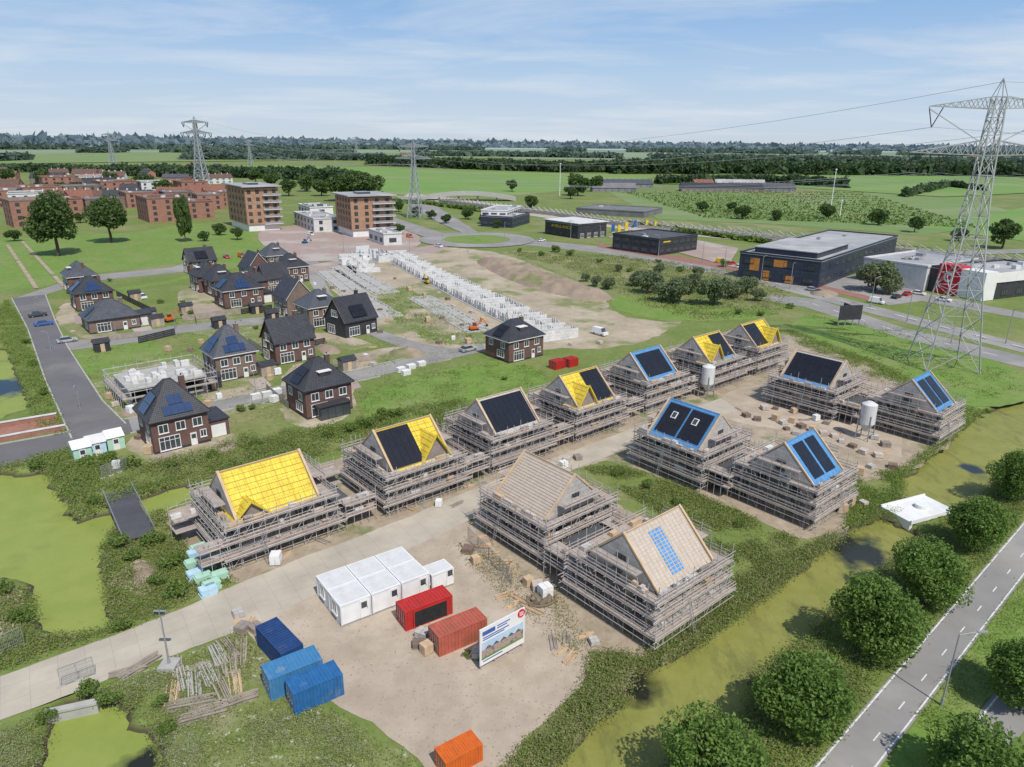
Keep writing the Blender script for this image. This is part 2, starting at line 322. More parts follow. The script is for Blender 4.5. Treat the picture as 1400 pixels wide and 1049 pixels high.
up=N(nt,'ShaderNodeMapRange'); up.inputs[1].default_value=.3; up.inputs[2].default_value=.6; nt.links.new(sp.outputs[2],up.inputs[0])
base=mix(nt,up.outputs[0],sc_,sky.outputs[0])
mr=N(nt,'ShaderNodeMapRange'); mr.inputs[1].default_value=.46; mr.inputs[2].default_value=.80; mr.inputs[4].default_value=.85; nt.links.new(nz.outputs[0],mr.inputs[0])
cl=mix(nt,mr.outputs[0],base,(5.8,6.1,6.4))
nt.links.new(cl,bg.inputs[0]); bg.inputs[1].default_value=.135
sd=bpy.data.lights.new("sun",'SUN'); sd.energy=4.0; sd.angle=rad(.8); sd.color=(1,.95,.875); so=bpy.data.objects.new("sun",sd); col.objects.link(so)
vec=Vector((sdir.x*math.cos(SUN_EL),sdir.y*math.cos(SUN_EL),math.sin(SUN_EL))); so.rotation_euler=vec.to_track_quat('Z','Y').to_euler(); so.location=(0,0,200)
# ---------------------------------------------------------------- ground with canals
WP=[
 [(735,1075),(785,1012),(845,968),(872,925),(955,882),(1038,822),(1108,768),(1163,728),(1205,708),(1262,740),(1225,770),(1170,815),(1095,885),(1035,930),(1010,1000),(930,1030),(895,1075)],
 [(1228,660),(1258,640),(1298,606),(1338,572),(1410,545),(1540,555),(1540,660),(1430,660),(1375,640),(1350,672),(1300,695),(1250,686)],
 [(-90,655),(62,650),(84,690),(102,718),(150,704),(200,684),(258,664),(266,680),(205,712),(154,730),(138,760),(142,800),(150,858),(94,876),(48,862),(48,806),(16,790),(-90,805)],
 [(-60,480),(8,480),(24,520),(40,560),(-50,595)],
 [(84,972),(122,965),(204,1000),(220,1080),(50,1080)],
]
WPW=[[P(u,v,-.8) for u,v in p] for p in WP]
gx=np.concatenate([[-26000,-9000,-3000,-1200,-500,-250,-150],np.arange(-118,135,.9),[150,250,500,1200,3000,9000,26000]])
gy=np.concatenate([[-600,-150,0,15],np.arange(24,175,.9),[190,230,300,450,800,1600,4000,12000,40000]])
X,Y=np.meshgrid(gx,gy); D=np.full(X.shape,-1e9)
for p in WPW: D=np.maximum(D,pdist(X,Y,p))
jn=np.array([mnoise.noise(Vector((x*.3,y*.3,0)))+.6*mnoise.noise(Vector((x*.8,y*.8,3))) for x,y in zip(X.ravel(),Y.ravel())]).reshape(X.shape)
t=np.clip((D+jn*1.1+.9)/1.7,0,1); Z=-1.7*t*t*(3-2*t)
nx,ny=len(gx),len(gy); vs=np.stack([X.ravel(),Y.ravel(),Z.ravel()],1)
ii=np.arange(nx*ny).reshape(ny,nx); fc=np.stack([ii[:-1,:-1].ravel(),ii[:-1,1:].ravel(),ii[1:,1:].ravel(),ii[1:,:-1].ravel()],1)
me=bpy.data.meshes.new('ground'); me.from_pydata(vs.tolist(),[],fc.tolist()); me.materials.append(MT['ground']); me.polygons.foreach_set('use_smooth',[True]*len(fc)); me.update()
structure('ground',me,"flat green polder land with weeds and canals")
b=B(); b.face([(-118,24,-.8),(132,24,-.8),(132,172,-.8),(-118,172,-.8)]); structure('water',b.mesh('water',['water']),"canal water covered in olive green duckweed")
# ---------------------------------------------------------------- fields far away
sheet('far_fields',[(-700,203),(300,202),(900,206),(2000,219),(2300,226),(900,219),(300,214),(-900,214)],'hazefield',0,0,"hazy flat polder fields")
sheet('horizon_fields',[(-900,196),(300,196.5),(900,202),(2000,213),(2300,219),(900,206),(300,201.5),(-1000,203)],'hazefield2',2,0,"fields near the horizon, coloured bluish for haze")
sheet('meadow',[(330,226),(520,229),(720,236),(900,240),(860,252),(700,268),(560,268),(420,250)],'field',1,0,"bright green meadow beside the town")
sheet('meadow',[(-400,215),(330,208),(700,211),(690,217),(200,222),(-400,230)],'field2',5,0)
sheet('orchard',[(830,262),(1000,262),(1180,262),(1290,262),(1420,300),(1260,322),(1050,306),(900,300)],'field2',1,0,"light green crop plots behind the business park")
sheet('meadow',[(1000,235),(1380,240),(1460,262),(1290,270),(1100,258),(900,252)],'field',2,0)
sheet('meadow',[(1260,312),(1420,280),(1600,290),(1600,345),(1400,330)],'field',3,0,"bright green pasture")
sheet('meadow',[(1010,258),(1120,256),(1180,264),(1030,268)],'dryfield',4,0,"dry farmyard field")
sheet('meadow',[(880,300),(1050,308),(1240,328),(1280,340),(1100,326),(900,306)],'dryfield',4,0,"dry verge along the railway")
sheet('meadow',[(-60,330),(180,318),(260,305),(385,322),(360,345),(250,360),(140,372),(60,392),(0,398),(-60,360)],'lawn',1,.4,"bright green pasture beside the new houses")
for q in [[(30,330),(90,395)],[(10,335),(50,395)]]:
    line('footpath',[P(*q[0]),P(*q[1])],1.2,'dirt',3)
# ---------------------------------------------------------------- near surfaces
sheet('sand',[(428,362),(500,350),(600,336),(690,346),(760,375),(820,402),(842,432),(900,440),(940,440),(860,476),(740,478),(620,482),(540,466),(480,430)],'sand',1,1.2,"sandy building plot with weeds",1)
sheet('grass_strip',[(505,398),(560,392),(640,440),(700,470),(600,472),(540,440)],'rough',2,1.5,smooth=1)
sheet('sand',[(540,425),(600,420),(650,455),(600,462)],'sand',3,1,smooth=1)
sheet('pavement',[(360,312),(450,305),(560,312),(580,330),(560,345),(430,362),(370,345),(350,325)],'pave',1,.5,"pinkish clinker square between the towers",1)
sheet('rough_grass',[(660,340),(850,350),(1000,372),(1075,400),(1060,430),(960,438),(900,440),(850,420),(770,372)],'dryfield',2,1.5,"rough dry grassland with willows",1)
sheet('lawn',[(850,398),(960,420),(1060,420),(1050,436),(960,440),(880,436),(830,420)],'lawn',3,1,smooth=1)
sheet('lawn',[(488,545),(560,515),(690,488),(740,505),(755,525),(640,560),(560,585),(500,580)],'lawn',2,.8,"bright green grass plot between houses",1)
sheet('lawn',[(100,482),(205,462),(235,492),(165,520),(118,512)],'lawn',2,.5)
sheet('lawn',[(1075,452),(1100,428),(1180,436),(1240,448),(1420,515),(1420,545),(1345,560),(1290,545),(1190,490)],'lawn',2,.7,"bright green lawn under the pylon",1)
sheet('lawn',[(150,395),(240,385),(330,345),(400,340),(420,352),(370,356),(300,372),(180,398)],'lawn',2,.7,smooth=1)
sheet('dirt',[(215,705),(420,640),(700,545),(1010,448),(1100,462),(1320,565),(1298,610),(1225,655),(1170,660),(1145,735),(1090,735),(985,690),(905,655),(830,628),(720,660),(640,700),(400,770),(318,800)],'dirt',2,.8,"trampled earth of the building site")
sheet('dirt',[(618,745),(650,700),(740,655),(850,690),(985,770),(990,795),(885,895),(800,890),(720,830)],'dirt',3,.6)
sheet('yard',[(960,560),(1010,530),(1070,525),(1140,560),(1230,590),(1235,625),(1160,615),(1080,590),(1000,575)],'gravel',4,.7)
sheet('dirt',[(170,600),(205,590),(320,590),(330,608),(250,640),(190,632)],'sand',2,.8,smooth=1)
sheet('dirt',[(130,590),(170,560),(300,520),(420,545),(300,570),(190,590)],'rough',1,.8)
sheet('dirt',[(480,480),(620,468),(640,486),(520,512),(460,505)],'sand',2,.8,smooth=1)
sheet('dirt',[(250,430),(330,432),(420,455),(430,470),(330,470),(240,450)],'rough',1,.8,smooth=1)
sheet('dirt',[(130,520),(240,490),(300,500),(260,560),(150,575),(120,540)],'rough',1,1,smooth=1)
for q in [[(70,425),(100,410),(110,440),(180,462),(130,466),(85,455)],[(240,395),(290,385),(300,430),(250,440)],[(390,500),(420,495),(480,520),(490,560),(440,590),(380,575)],[(270,525),(350,515),(360,535),(280,552)],[(165,500),(230,495),(280,520),(250,550),(175,545)],[(430,450),(520,470),(470,482),(420,470)],[(330,385),(420,395),(380,420)]]:
    sheet('garden',q,'sand',3,1.0,"bare sandy garden plot around a new house",1)
for q in [[(205,615),(225,608),(240,622),(220,632)],[(290,608),(315,600),(325,612),(300,620)],[(455,520),(480,514),(495,530),(470,536)],[(340,520),(360,515),(372,528),(350,534)],[(180,450),(205,446),(212,455),(190,460)],[(270,425),(300,420),(310,430),(280,436)],[(100,432),(118,428),(122,440),(104,444)]]:
    sheet('driveway',q,'pave',4,.1,"clinker paved driveway beside a new house")
sheet('dirt',[(160,780),(205,760),(235,790),(190,815),(150,800)],'sand',2,1.2,smooth=1)
sheet('dirt',[(-20,800),(10,795),(40,830),(30,870),(-20,880)],'sand',2,1.2,smooth=1)
sheet('gravel',[(332,852),(420,800),(480,765),(640,695),(650,740),(720,808),(790,862),(812,900),(795,940),(760,975),(705,1030),(680,1075),(590,1075),(570,1040),(520,1000),(455,960),(400,930),(372,900)],'gravel',4,.6,"sandy gravel yard of the building site")
sheet('rough_grass',[(225,945),(250,910),(330,860),(380,905),(440,965),(560,1040),(580,1080),(225,1080)],'rough',2,.8)
sheet('rough_grass',[(150,935),(225,910),(330,860),(340,880),(240,950)],'rough',1,.8)
sheet('rough_grass',[(700,1060),(795,950),(812,900),(880,893),(860,925),(835,970),(775,1015),(725,1080)],'rough',2,.8)
sheet('site_road',[(-90,962),(0,925),(110,886),(200,852),(330,797),(400,768),(480,738),(560,706),(640,672),(720,642),(790,614),(860,588),(940,560),(985,545),(1010,560),(960,578),(880,606),(820,628),(760,652),(690,690),(640,712),(480,790),(345,856),(130,937),(0,985),(-90,1020)],'concrete',5,.2,"worn pale concrete plate access road")
sheet('street',[(16,408),(62,403),(76,440),(92,474),(140,548),(182,592),(100,606),(62,520),(38,450)],'asphalt',5,0,"dark asphalt street")
sheet('street',[(-90,660),(-90,625),(60,598),(100,590),(175,572),(182,592),(100,612),(0,640)],'asphalt',6,0)
sheet('bridge_deck',[(-90,598),(76,573),(90,587),(-90,616)],'brick_red',8,0,"red-brown paved bridge deck between low parapets")
sheet('street',[(74,468),(150,462),(235,446),(330,436),(420,430),(422,438),(330,446),(245,456),(190,468),(90,480)],'asphalt2',4,0)
sheet('street',[(170,575),(300,548),(390,528),(480,508),(560,490),(600,480),(660,470),(664,480),(620,490),(520,514),(400,540),(310,560),(178,592)],'asphalt2',4,0)
sheet('street',[(408,352),(436,352),(448,400),(490,438),(560,468),(640,480),(600,486),(540,474),(470,442),(432,405)],'asphalt2',5,0,None,1)
sheet('street',[(20,408),(60,404),(120,385),(250,372),(290,352),(285,347),(235,366),(110,378)],'asphalt2',3,0)
def kerb(px,h=.13,w=.25):
    b=B(); pts=[Vector(P(*p)) for p in px]
    for a,c in zip(pts[:-1],pts[1:]):
        d=(c-a).normalized(); n=Vector((-d.y,d.x))*w/2
        q=[a-n,c-n,c+n,a+n]
        for k in range(4): e,f=q[k],q[(k+1)%4]; b.face([(e.x,e.y,0),(f.x,f.y,0),(f.x,f.y,h),(e.x,e.y,h)])
        b.face([(e.x,e.y,h) for e in q])
    structure('kerb',b.mesh('kerb',['kerb']),"light concrete kerb along the street")
for k in ([(16,408),(38,450),(62,520),(98,600)],[(62,403),(76,440),(92,474),(140,548),(172,580)],[(170,574),(300,547),(390,527),(480,507),(560,489)],[(178,593),(310,561),(400,541),(520,515)],[(-90,624),(60,597),(98,590)]): kerb(k)
RL=[P(1100,1062),P(1400,712),P(1520,575)]; RR=[P(1192,1062),P(1400,790),P(1540,610)]
sheet('main_road',[RL[0],RR[0],RR[1],RR[2],RL[2],RL[1]],'asphalt2',5,0,"grey asphalt main road with white lines",0,True)
def lerp2(a,b,t): return (a[0]+(b[0]-a[0])*t,a[1]+(b[1]-a[1])*t)
line('road_marking',[lerp2(a,c,.06) for a,c in zip(RL,RR)],.12,'mark',7,label="white edge line on the main road")
line('road_marking',[lerp2(a,c,.94) for a,c in zip(RL,RR)],.12,'mark',7,label="white edge line on the main road")
line('road_marking',[lerp2(a,c,.6) for a,c in zip(RL,RR)],.1,'mark',7,1.2,3.5,label="white dashed line on the main road")
sheet('second_road',[(1270,1062),(1400,896),(1530,740),(1600,740),(1400,1000),(1352,1062)],'asphalt2',5,0,"parallel grey service road")
line('road_marking',[P(1278,1062),P(1408,896),P(1538,740)],.14,'mark',7)
sheet('verge',[(1196,1062),(1400,792),(1500,660),(1500,760),(1400,894),(1266,1062)],'lawn',3,.2)
sheet('dual_road',[(700,326),(830,338),(940,358),(1060,384),(1240,430),(1420,476),(1420,488),(1240,442),(1060,394),(930,366),(820,346),(700,333)],'asphalt2',5,0,"grey dual carriageway")
sheet('dual_road',[(1050,402),(1120,410),(1240,450),(1420,492),(1420,508),(1230,462),(1100,420),(1040,410)],'asphalt2',6,0)
sheet('cycle_path',[(820,334),(1000,362),(1080,380),(1200,408),(1196,413),(1075,386),(990,368),(815,338)],'redpath',6,0,"red asphalt cycle path")
line('road_marking',[P(940,362),P(1060,389),P(1240,436),P(1420,482)],.3,'mark',8,3,6)
line('road_marking',[P(1050,406),P(1110,415),P(1235,456),P(1420,500)],.25,'mark',8,3,6)
sheet('access_road',[(1200,410),(1260,400),(1420,432),(1420,440),(1260,412),(1215,418)],'asphalt2',7,0)
sheet('parking',[(830,325),(870,330),(950,352),(1010,368),(1000,356),(1010,340),(960,330),(860,318)],'pave',3,0)
sheet('parking',[(1010,372),(1100,394),(1200,410),(1260,400),(1230,362),(1130,385)],'asphalt2',3,0)
cx,cy=P(652,328); ang=[2*math.pi*k/40 for k in range(40)]
sheet('roundabout',[(cx+26*math.cos(a),cy+26*math.sin(a)) for a in ang],'asphalt2',6,0,"grey asphalt roundabout",0,True)
sheet('roundabout_island',[(cx+15*math.cos(a),cy+15*math.sin(a)) for a in ang],'lawn',8,0,"round grass island",0,True)
sheet('street',[(430,300),(520,292),(600,318),(625,325),(622,333),(590,328),(510,300)],'asphalt2',5,0)
sheet('street',[(540,268),(580,272),(660,322),(645,325),(590,300)],'asphalt2',4,0)
sheet('street',[(625,330),(600,345),(560,350),(430,372),(410,365),(560,340)],'pave',5,0)
sheet('track',[(560,264),(700,282),(860,304),(1000,318),(1150,332),(1270,346),(1420,362),(1420,372),(1270,356),(1150,342),(1000,328),(850,314),(690,290),(550,270)],'concrete',2,0,"concrete railway bed")
sheet('farm_road',[(860,300),(1290,345),(1420,340),(1420,346),(1290,350),(860,306)],'asphalt2',3,0)
# ---------------------------------------------------------------- vegetation
def leafcloud(name,C,size,mat,flat=0.0,aspect=.6):
    n=len(C); a=rng.normal(size=(n,3)); a[:,2]*=(1-flat); a/=np.linalg.norm(a,axis=1)[:,None]
    t=rng.normal(size=(n,3)); b=np.cross(a,t); b/=np.linalg.norm(b,axis=1)[:,None]
    s=(size*(.6+.8*rng.random(n)))[:,None]; a=a*s; b=b*s*aspect
    V=np.stack([C-a-b*.3,C-b,C+a+b*.3,C+b],1).reshape(-1,3)
    me=bpy.data.meshes.new(name); me.vertices.add(4*n); me.vertices.foreach_set('co',V.ravel())
    me.loops.add(4*n); me.loops.foreach_set('vertex_index',np.arange(4*n)); me.polygons.add(n); me.polygons.foreach_set('loop_start',np.arange(n)*4)
    me.update(calc_edges=True); me.materials.append(MT[mat]); return me
for k in range(17):
    a=Vector(P(850+k*7,264+k*2.1)); c=Vector(P(1180+k*10,264+k*3.0)); n=500; f=rng.random(n)
    C=np.stack([a.x+(c.x-a.x)*f,a.y+(c.y-a.y)*f+rng.normal(0,.3,n),.2+1.0*rng.random(n)],1)
    thing('orchard_row','thin green row of low fruit trees in a plot','orchard',0,0,mesh=leafcloud('orchard_row',C,.7,'shrubleaf'),kind='stuff',group="orchard rows")
def crown_pts(seed,R,zc,rz,n,nb=16,low=0):
    r=np.random.default_rng(seed); out=[]
    for k in range(nb):
        d=r.normal(size=3); d/=np.linalg.norm(d); q=.35+.4*r.random()
        c=np.array([d[0]*R*q,d[1]*R*q,zc+d[2]*rz*q]); rr=R*(.30+.24*r.random())
        m=n//nb; e=r.normal(size=(m,3)); e/=np.linalg.norm(e,axis=1)[:,None]
        rad_=rr*(.55+.5*r.random(m)**.5)
        out.append(c+e*rad_[:,None]*np.array([1,1,rz/R]))
    p=np.concatenate(out); return p[p[:,2]>low]
def trunk_mesh(name,h,r,seed,spread):
    rr=random.Random(seed); b=B(); z=0; x=y=0; pts=[(0,0,-.2)]
    for k in range(4): z+=h/4; x+=rr.uniform(-.08,.08)*h/4; y+=rr.uniform(-.08,.08)*h/4; pts.append((x,y,z))
    for k in range(4): b.tube(pts[k],pts[k+1],r*(1-.14*k),0,8,r*(1-.14*(k+1)))
    for k in range(7):
        a=k*2.4; s=pts[2+k%3]; e=(s[0]+math.cos(a)*spread,s[1]+math.sin(a)*spread,s[2]+spread*rr.uniform(.5,1.1)); b.tube(s,e,r*.4,0,6,r*.12)
    return b.mesh(name,['bark'],True)
def tree_proto(seed,R,h,nl,ls,leaf,low=None,label='',cat='tree',name='tree',group=None,nb=16,trunk=True):
    zc=h-R*1.05 if h>2*R else h*.55; rz=h-zc
    low=h*.12 if low is None else low
    t=thing(name,label,cat,0,0,group=group)
    if trunk: part('trunk',trunk_mesh('trunk',zc,R*.075,seed,R*.55),t)
    part('crown',leafcloud('crown',crown_pts(seed,R,zc,rz*.92,nl,nb,low),ls,leaf),t)
    return t
def plant(protolist,items):
    done=set()
    for i,(x,y,s) in enumerate(items):
        k=i%len(protolist); p=protolist[k]
        if k not in done:
            done.add(k); p.location=(x,y,0); p.rotation_euler=(0,0,random.uniform(0,6)); p.scale=(s,s,s)
        else: clone(p,x,y,random.uniform(0,6),s,0,s*random.uniform(.9,1.12))
st=[tree_proto(s,3.5,7.2,13000,.14,'leaf',1.0,"round leafy green street tree beside the canal road",group="trees along the main road",name='street_tree',nb=24) for s in (1,2,3)]
plant(st,[(*P(1388,648,3.6),.95),(*P(1338,714,3.6),.98),(*P(1272,782,3.6),1.0),(*P(1197,845,3.6),1.05),(*P(1103,950,3.6),1.08),(*P(975,1036,3.6),1.02),(*P(1342,1048,3.6),1.0),(*P(1406,918,3.6),.95)])
wl=[tree_proto(10+s,4.4,8.0,3600,.32,'willow',.2,"grey-green bushy willow on rough grassland",group="willows on the grassland",name='willow_tree',nb=14) for s in (1,2,3)]
plant(wl,[(*P(u,v),s) for u,v,s in [(885,402,.95),(905,412,.75),(922,415,1.05),(945,400,.75),(975,418,1.1),(1000,408,.8),(1020,402,.75),(1035,412,.55),(870,392,.65),(955,380,.5),(1195,398,1.3),(1215,402,1.1),(1245,385,1.15),(1228,385,.95),(900,375,.5),(800,385,.4),(815,392,.45),(830,396,.5),(845,372,.35)]])
bt=[tree_proto(20+s,8.5,22,6000,.6,'leafdark',1.5,"tall dark green tree on the pasture",group="tall dark trees",name='tall_tree',nb=20) for s in (1,2)]
plant(bt,[(*P(u,v),s) for u,v,s in [(80,350,1.05),(152,332,.92)]])
pop=tree_proto(30,3.2,21,2500,.5,'leafdark',1.5,"slim dark green poplar tree",group="tall dark trees",name='poplar_tree',nb=14); cr=[c for c in pop.children if c.name.startswith('crown')][0]
co=np.zeros(len(cr.data.vertices)*3); cr.data.vertices.foreach_get('co',co); co=co.reshape(-1,3); co[:,2]=2+(co[:,2]-co[:,2].min())/(co[:,2].max()-co[:,2].min())*18; cr.data.vertices.foreach_set('co',co.ravel()); plant([pop],[(*P(254,331),1.0)])
mt=[tree_proto(40+s,6,11,1800,.7,'leafdark',.6,"dark green tree near the town",group="trees around the town",name='park_tree',nb=14) for s in (1,2,3)]
its=[]
for u,v,s in [(200,262,1.4),(225,268,1.2),(150,255,1.2),(470,275,1.9),(490,274,2.0),(505,276,1.8),(440,268,1.3),(420,262,1.4),(395,268,1.2),(790,268,1.6),(815,262,1.3),(780,272,.9),(1130,300,.8),(1200,308,.9),(1370,340,1.1),(1015,300,.8),(725,285,.9),(700,262,.9),(20,330,.5),(300,322,.5),(325,328,.5),(10,250,1.2),(60,252,1.2),(350,250,1.3),(372,256,1.2),(430,292,.6),(590,300,.5),(610,306,.5),(570,296,.6),(545,290,.6),(640,300,.6),(662,306,.5),(680,312,.4),(545,320,.5),(280,330,.4),(1250,318,.7),(1310,330,.6),(1060,302,.6),(960,290,.7),(1000,288,.6),(40,275,.7),(90,285,.6),(140,290,.6),(245,298,.6),(110,305,.5),(160,300,.5),(225,285,.6),(75,268,.7),(145,272,.7),(290,280,.7)]: its.append((*P(u,v),s))
plant(mt,its)
sh=[tree_proto(50+s,1.3,1.7,900,.13,'shrubleaf',.0,"rounded green shrub among the weeds",cat='shrub',group="shrubs around the site",name='shrub',nb=9,trunk=False) for s in (1,2,3)]
its=[]
for u,v,s in [(165,748,1.0),(182,765,.8),(210,745,.9),(235,775,1.0),(240,815,1.0),(215,800,.7),(165,862,.7),(5,812,.8),(30,850,.8),(120,636,.9),(50,640,.9),(845,650,.7),(885,668,.7),(925,690,.6),(1010,720,.5),(1350,566,.6),(1290,596,.5),(330,562,.7),(345,560,.6),(300,575,.8),(520,575,1.1),(500,585,1.1),(480,590,1.0),(540,570,1.0),(450,598,.9),(560,610,.8),(605,592,.8),(640,575,.8),(150,630,.9),(180,640,.9),(235,640,.8),(290,625,.7),(350,612,.7),(130,690,.7),(120,948,.7),(150,960,.7),(220,965,.5),(228,1000,.6),(65,985,.5),(660,905,.4),(640,898,.4),(760,345,1.6),(780,350,1.6),(740,350,1.3),(990,365,1.6),(1010,430,1.0),(1040,432,.9),(1080,422,.9),(690,520,.5),(260,430,.7),(330,350,.8),(150,385,.7),(45,500,.8),(60,540,.8),(36,470,.8),(95,402,.7),(220,415,.7),(205,430,.6),(250,415,.7),(410,470,.5),(370,500,.5),(350,450,.6),(300,470,.5),(420,400,.6),(380,440,.6),(710,345,1),(820,360,1.2),(860,372,1),(930,372,1.2),(900,360,1)]: its.append((*P(u,v),s))
plant(sh,its)
def scatter(name,poly,n,h,size,mat,label,per=6,rad_=.35,zb=0.0,thr=-.3,wet=-.7):
    pw=[P(u,v) for u,v in poly]; xs=[p[0] for p in pw]; ys=[p[1] for p in pw]
    pts=[]; c=0
    while c<n:
        x=rng.uniform(min(xs),max(xs),4000); y=rng.uniform(min(ys),max(ys),4000); k=inpoly(x,y,pw)
        nn=np.array([mnoise.noise(Vector((a*.22,b_*.22,5)))+.6*mnoise.noise(Vector((a*.9,b_*.9,8)))+rng.random()*.35-.17>thr for a,b_ in zip(x,y)]); k&=nn
        pts.append(np.stack([x[k],y[k]],1)); c+=k.sum()
    p=np.concatenate(pts)[:n]
    d=np.full(len(p),-1e9)
    for q in WPW: d=np.maximum(d,pdist(p[:,0],p[:,1],q))
    p=p[d+.5*(rng.random(len(p))-.5)<wet]; hv=np.array([.5+1.0*max(0,.5+mnoise.noise(Vector((a*.35,b_*.35,2)))) for a,b_ in p]); hv=np.repeat(hv,per); p=np.repeat(p,per,0); m=len(p)
    C=np.stack([p[:,0]+rng.normal(0,rad_,m),p[:,1]+rng.normal(0,rad_,m),h*hv*rng.random(m)**1.3+zb-.05],1)
    return thing(name,label,name.replace('_',' '),0,0,mesh=leafcloud(name,C,size,mat,0),kind='stuff')
ditch=[(-60,635),(0,640),(100,612),(190,640),(330,600),(400,590),(480,580),(560,560),(640,545),(660,562),(540,608),(440,625),(330,650),(220,680),(100,712),(60,655),(-60,660)]
scatter('reed_bank',ditch,7500,.9,.115,'reed',"tall green reeds along the ditch",wet=-.2,thr=-.15)
scatter('weed_cover',ditch,3500,.8,.11,'dryweed',"tall dry grasses along the ditch",wet=-.2,thr=-.4)
lb=[(100,720),(150,705),(210,690),(225,700),(260,760),(318,795),(200,848),(0,918),(-60,940),(-60,800),(50,800),(50,870),(150,860),(140,760)]
scatter('reed_bank',lb,5500,.4,.10,'reed',"green weeds on the canal bank",wet=-.2,thr=-.2)
scatter('weed_cover',lb,3500,.4,.09,'dryweed',"dry yellowish weeds on the bank",wet=-.2)
bl_=[(-60,1030),(130,945),(230,912),(330,866),(380,915),(440,970),(560,1045),(570,1080),(-60,1080)]
scatter('weed_cover',bl_,5500,.3,.07,'dryweed',"dry yellowish weeds with grass",per=5,wet=-.3)
scatter('weed_cover',bl_,5500,.3,.075,'reed',"green weeds beside the gravel yard",per=5,wet=-.3)
scatter('flower_cover',[(-60,1030),(130,945),(225,912),(240,950),(440,985),(560,1045),(570,1080),(-60,1080)],3500,.4,.04,'flower',"small white wild flowers",per=5,zb=.1,thr=.0)
bank=[(690,1050),(790,950),(812,900),(880,893),(985,800),(1138,733),(1200,702),(1235,680),(1222,716),(1118,776),(1048,830),(968,888),(885,932),(855,975),(795,1022),(745,1080),(680,1080)]
scatter('weed_cover',bank,7500,.45,.08,'dryweed',"tall dry weeds on the canal bank",wet=.5,thr=-.4)
scatter('reed_bank',bank,6000,.5,.09,'reed',"green reeds on the canal bank",wet=.5,thr=-.3)
rb=[(885,1070),(920,1025),(1002,990),(1027,925),(1088,880),(1162,810),(1255,738),(1300,700),(1350,672),(1378,642),(1410,655),(1400,705),(1095,1062)]
scatter('reed_bank',rb,8000,.4,.095,'reed',"lush green bank below the street trees",thr=-.5,wet=.5)
scatter('weed_cover',rb,4500,.4,.085,'dryweed',"dry grass below the street trees",thr=-.2,wet=.5)
mid_=[(800,640),(850,640),(930,665),(990,692),(1090,738),(1060,790),(985,770),(900,700)]
scatter('weed_cover',mid_,3500,.45,.10,'reed',"green weeds between the houses",thr=-.1)
scatter('weed_cover',mid_,2500,.4,.09,'dryweed',"dry grass between the houses",thr=-.2)
scatter('weed_cover',[(1165,655),(1235,640),(1298,596),(1340,560),(1345,566),(1300,604),(1240,655),(1225,695),(1150,730)],3000,.4,.10,'reed',"green weeds on the pond bank",wet=.1)
big_=[(690,345),(850,350),(1000,372),(1075,400),(1060,430),(960,438),(900,425),(850,402),(770,365)]
scatter('weed_cover',big_,4000,.5,.22,'dryweed',"rough dry grass on the open plot",rad_=1,per=4,thr=-.2)
scatter('weed_cover',big_,3000,.6,.24,'reed',"rough green grass on the open plot",rad_=1,per=4,thr=.0)
scatter('weed_cover',[(505,398),(560,392),(640,440),(700,470),(600,472),(540,440)],900,.5,.16,'reed',"green weeds on the sandy plot",rad_=.7,thr=.0)
scatter('weed_cover',[(10,410),(30,440),(60,520),(95,595),(60,595),(42,560),(26,510),(10,480),(-20,440)],3000,.5,.12,'reed',"green weeds beside the street",wet=-.2)
scatter('weed_cover',[(1075,450),(1200,495),(1300,550),(1335,560),(1320,575),(1290,560),(1180,510),(1090,470)],2500,.5,.12,'reed',"green weeds at the field edge")
scatter('weed_cover',[(488,545),(560,515),(690,488),(740,505),(755,525),(640,560),(560,585),(500,580)],2500,.2,.10,'shrubleaf',"tufts of coarse grass on the plot",per=4,thr=.0)
scatter('weed_cover',[(100,482),(400,430),(620,470),(640,545),(300,580),(190,590),(140,545)],3500,.25,.11,'dryweed',"coarse weeds around the new houses",per=5,thr=.05)
scatter('weed_cover',[(620,745),(640,740),(760,800),(800,880),(870,895),(800,910),(760,880),(700,830)],1000,.35,.08,'dryweed',"sparse dry weeds beside the yard")
scatter('weed_cover',[(1100,430),(1240,450),(1400,515),(1400,545),(1300,545),(1190,490)],2000,.2,.12,'shrubleaf',"tufts of coarse grass under the pylon",per=4,thr=.0)
scatter('weed_cover',[(1196,1062),(1400,792),(1430,800),(1400,894),(1266,1062)],2500,.2,.07,'reed',"rough verge grass between the roads",per=4,thr=.0)
def belt(px,h,depth,n,size,mat,label,gap=-2):
    pts=[Vector(P(*p)) for p in px]; seg=[(a,c) for a,c in zip(pts[:-1],pts[1:])]; L=[(c-a).length for a,c in seg]; T=sum(L); out=[]; S=[]
    for (a,c),l in zip(seg,L):
        for big_q in (0,1):
            m=int(n*l/T*(.35 if big_q else 1))
            if m<1: continue
            f=rng.random(m); dd=rng.random(m)*depth
            x=a.x+(c.x-a.x)*f; y=a.y+(c.y-a.y)*f+dd
            if gap>-1:
                k=np.array([mnoise.noise(Vector((p/h/9,q/h/40,depth)))>gap for p,q in zip(x,y)]); x,y=x[k],y[k]; m=len(x)
                if m<1: continue
            hh=np.array([h*(.78+.36*mnoise.noise(Vector((p*.03*25/h,q*.03*25/h,1)))+.22*mnoise.noise(Vector((p*.11*20/h,q*.11*20/h,4)))) for p,q in zip(x,y)])
            out.append(np.stack([x,y,hh*(rng.random(m)*.62 if big_q else rng.random(m)**.4)],1)); S.append(np.full(m,size*(2.6 if big_q else 1)))
    thing('tree_belt',label,'tree belt',0,0,mesh=leafcloud('tree_belt',np.concatenate(out),np.concatenate(S),mat,.2,.8),kind='stuff')
belt([(500,226),(620,231),(760,236),(900,236),(960,240)],18,50,12000,2.2,'farleaf',"dark green tree belt behind the meadow")
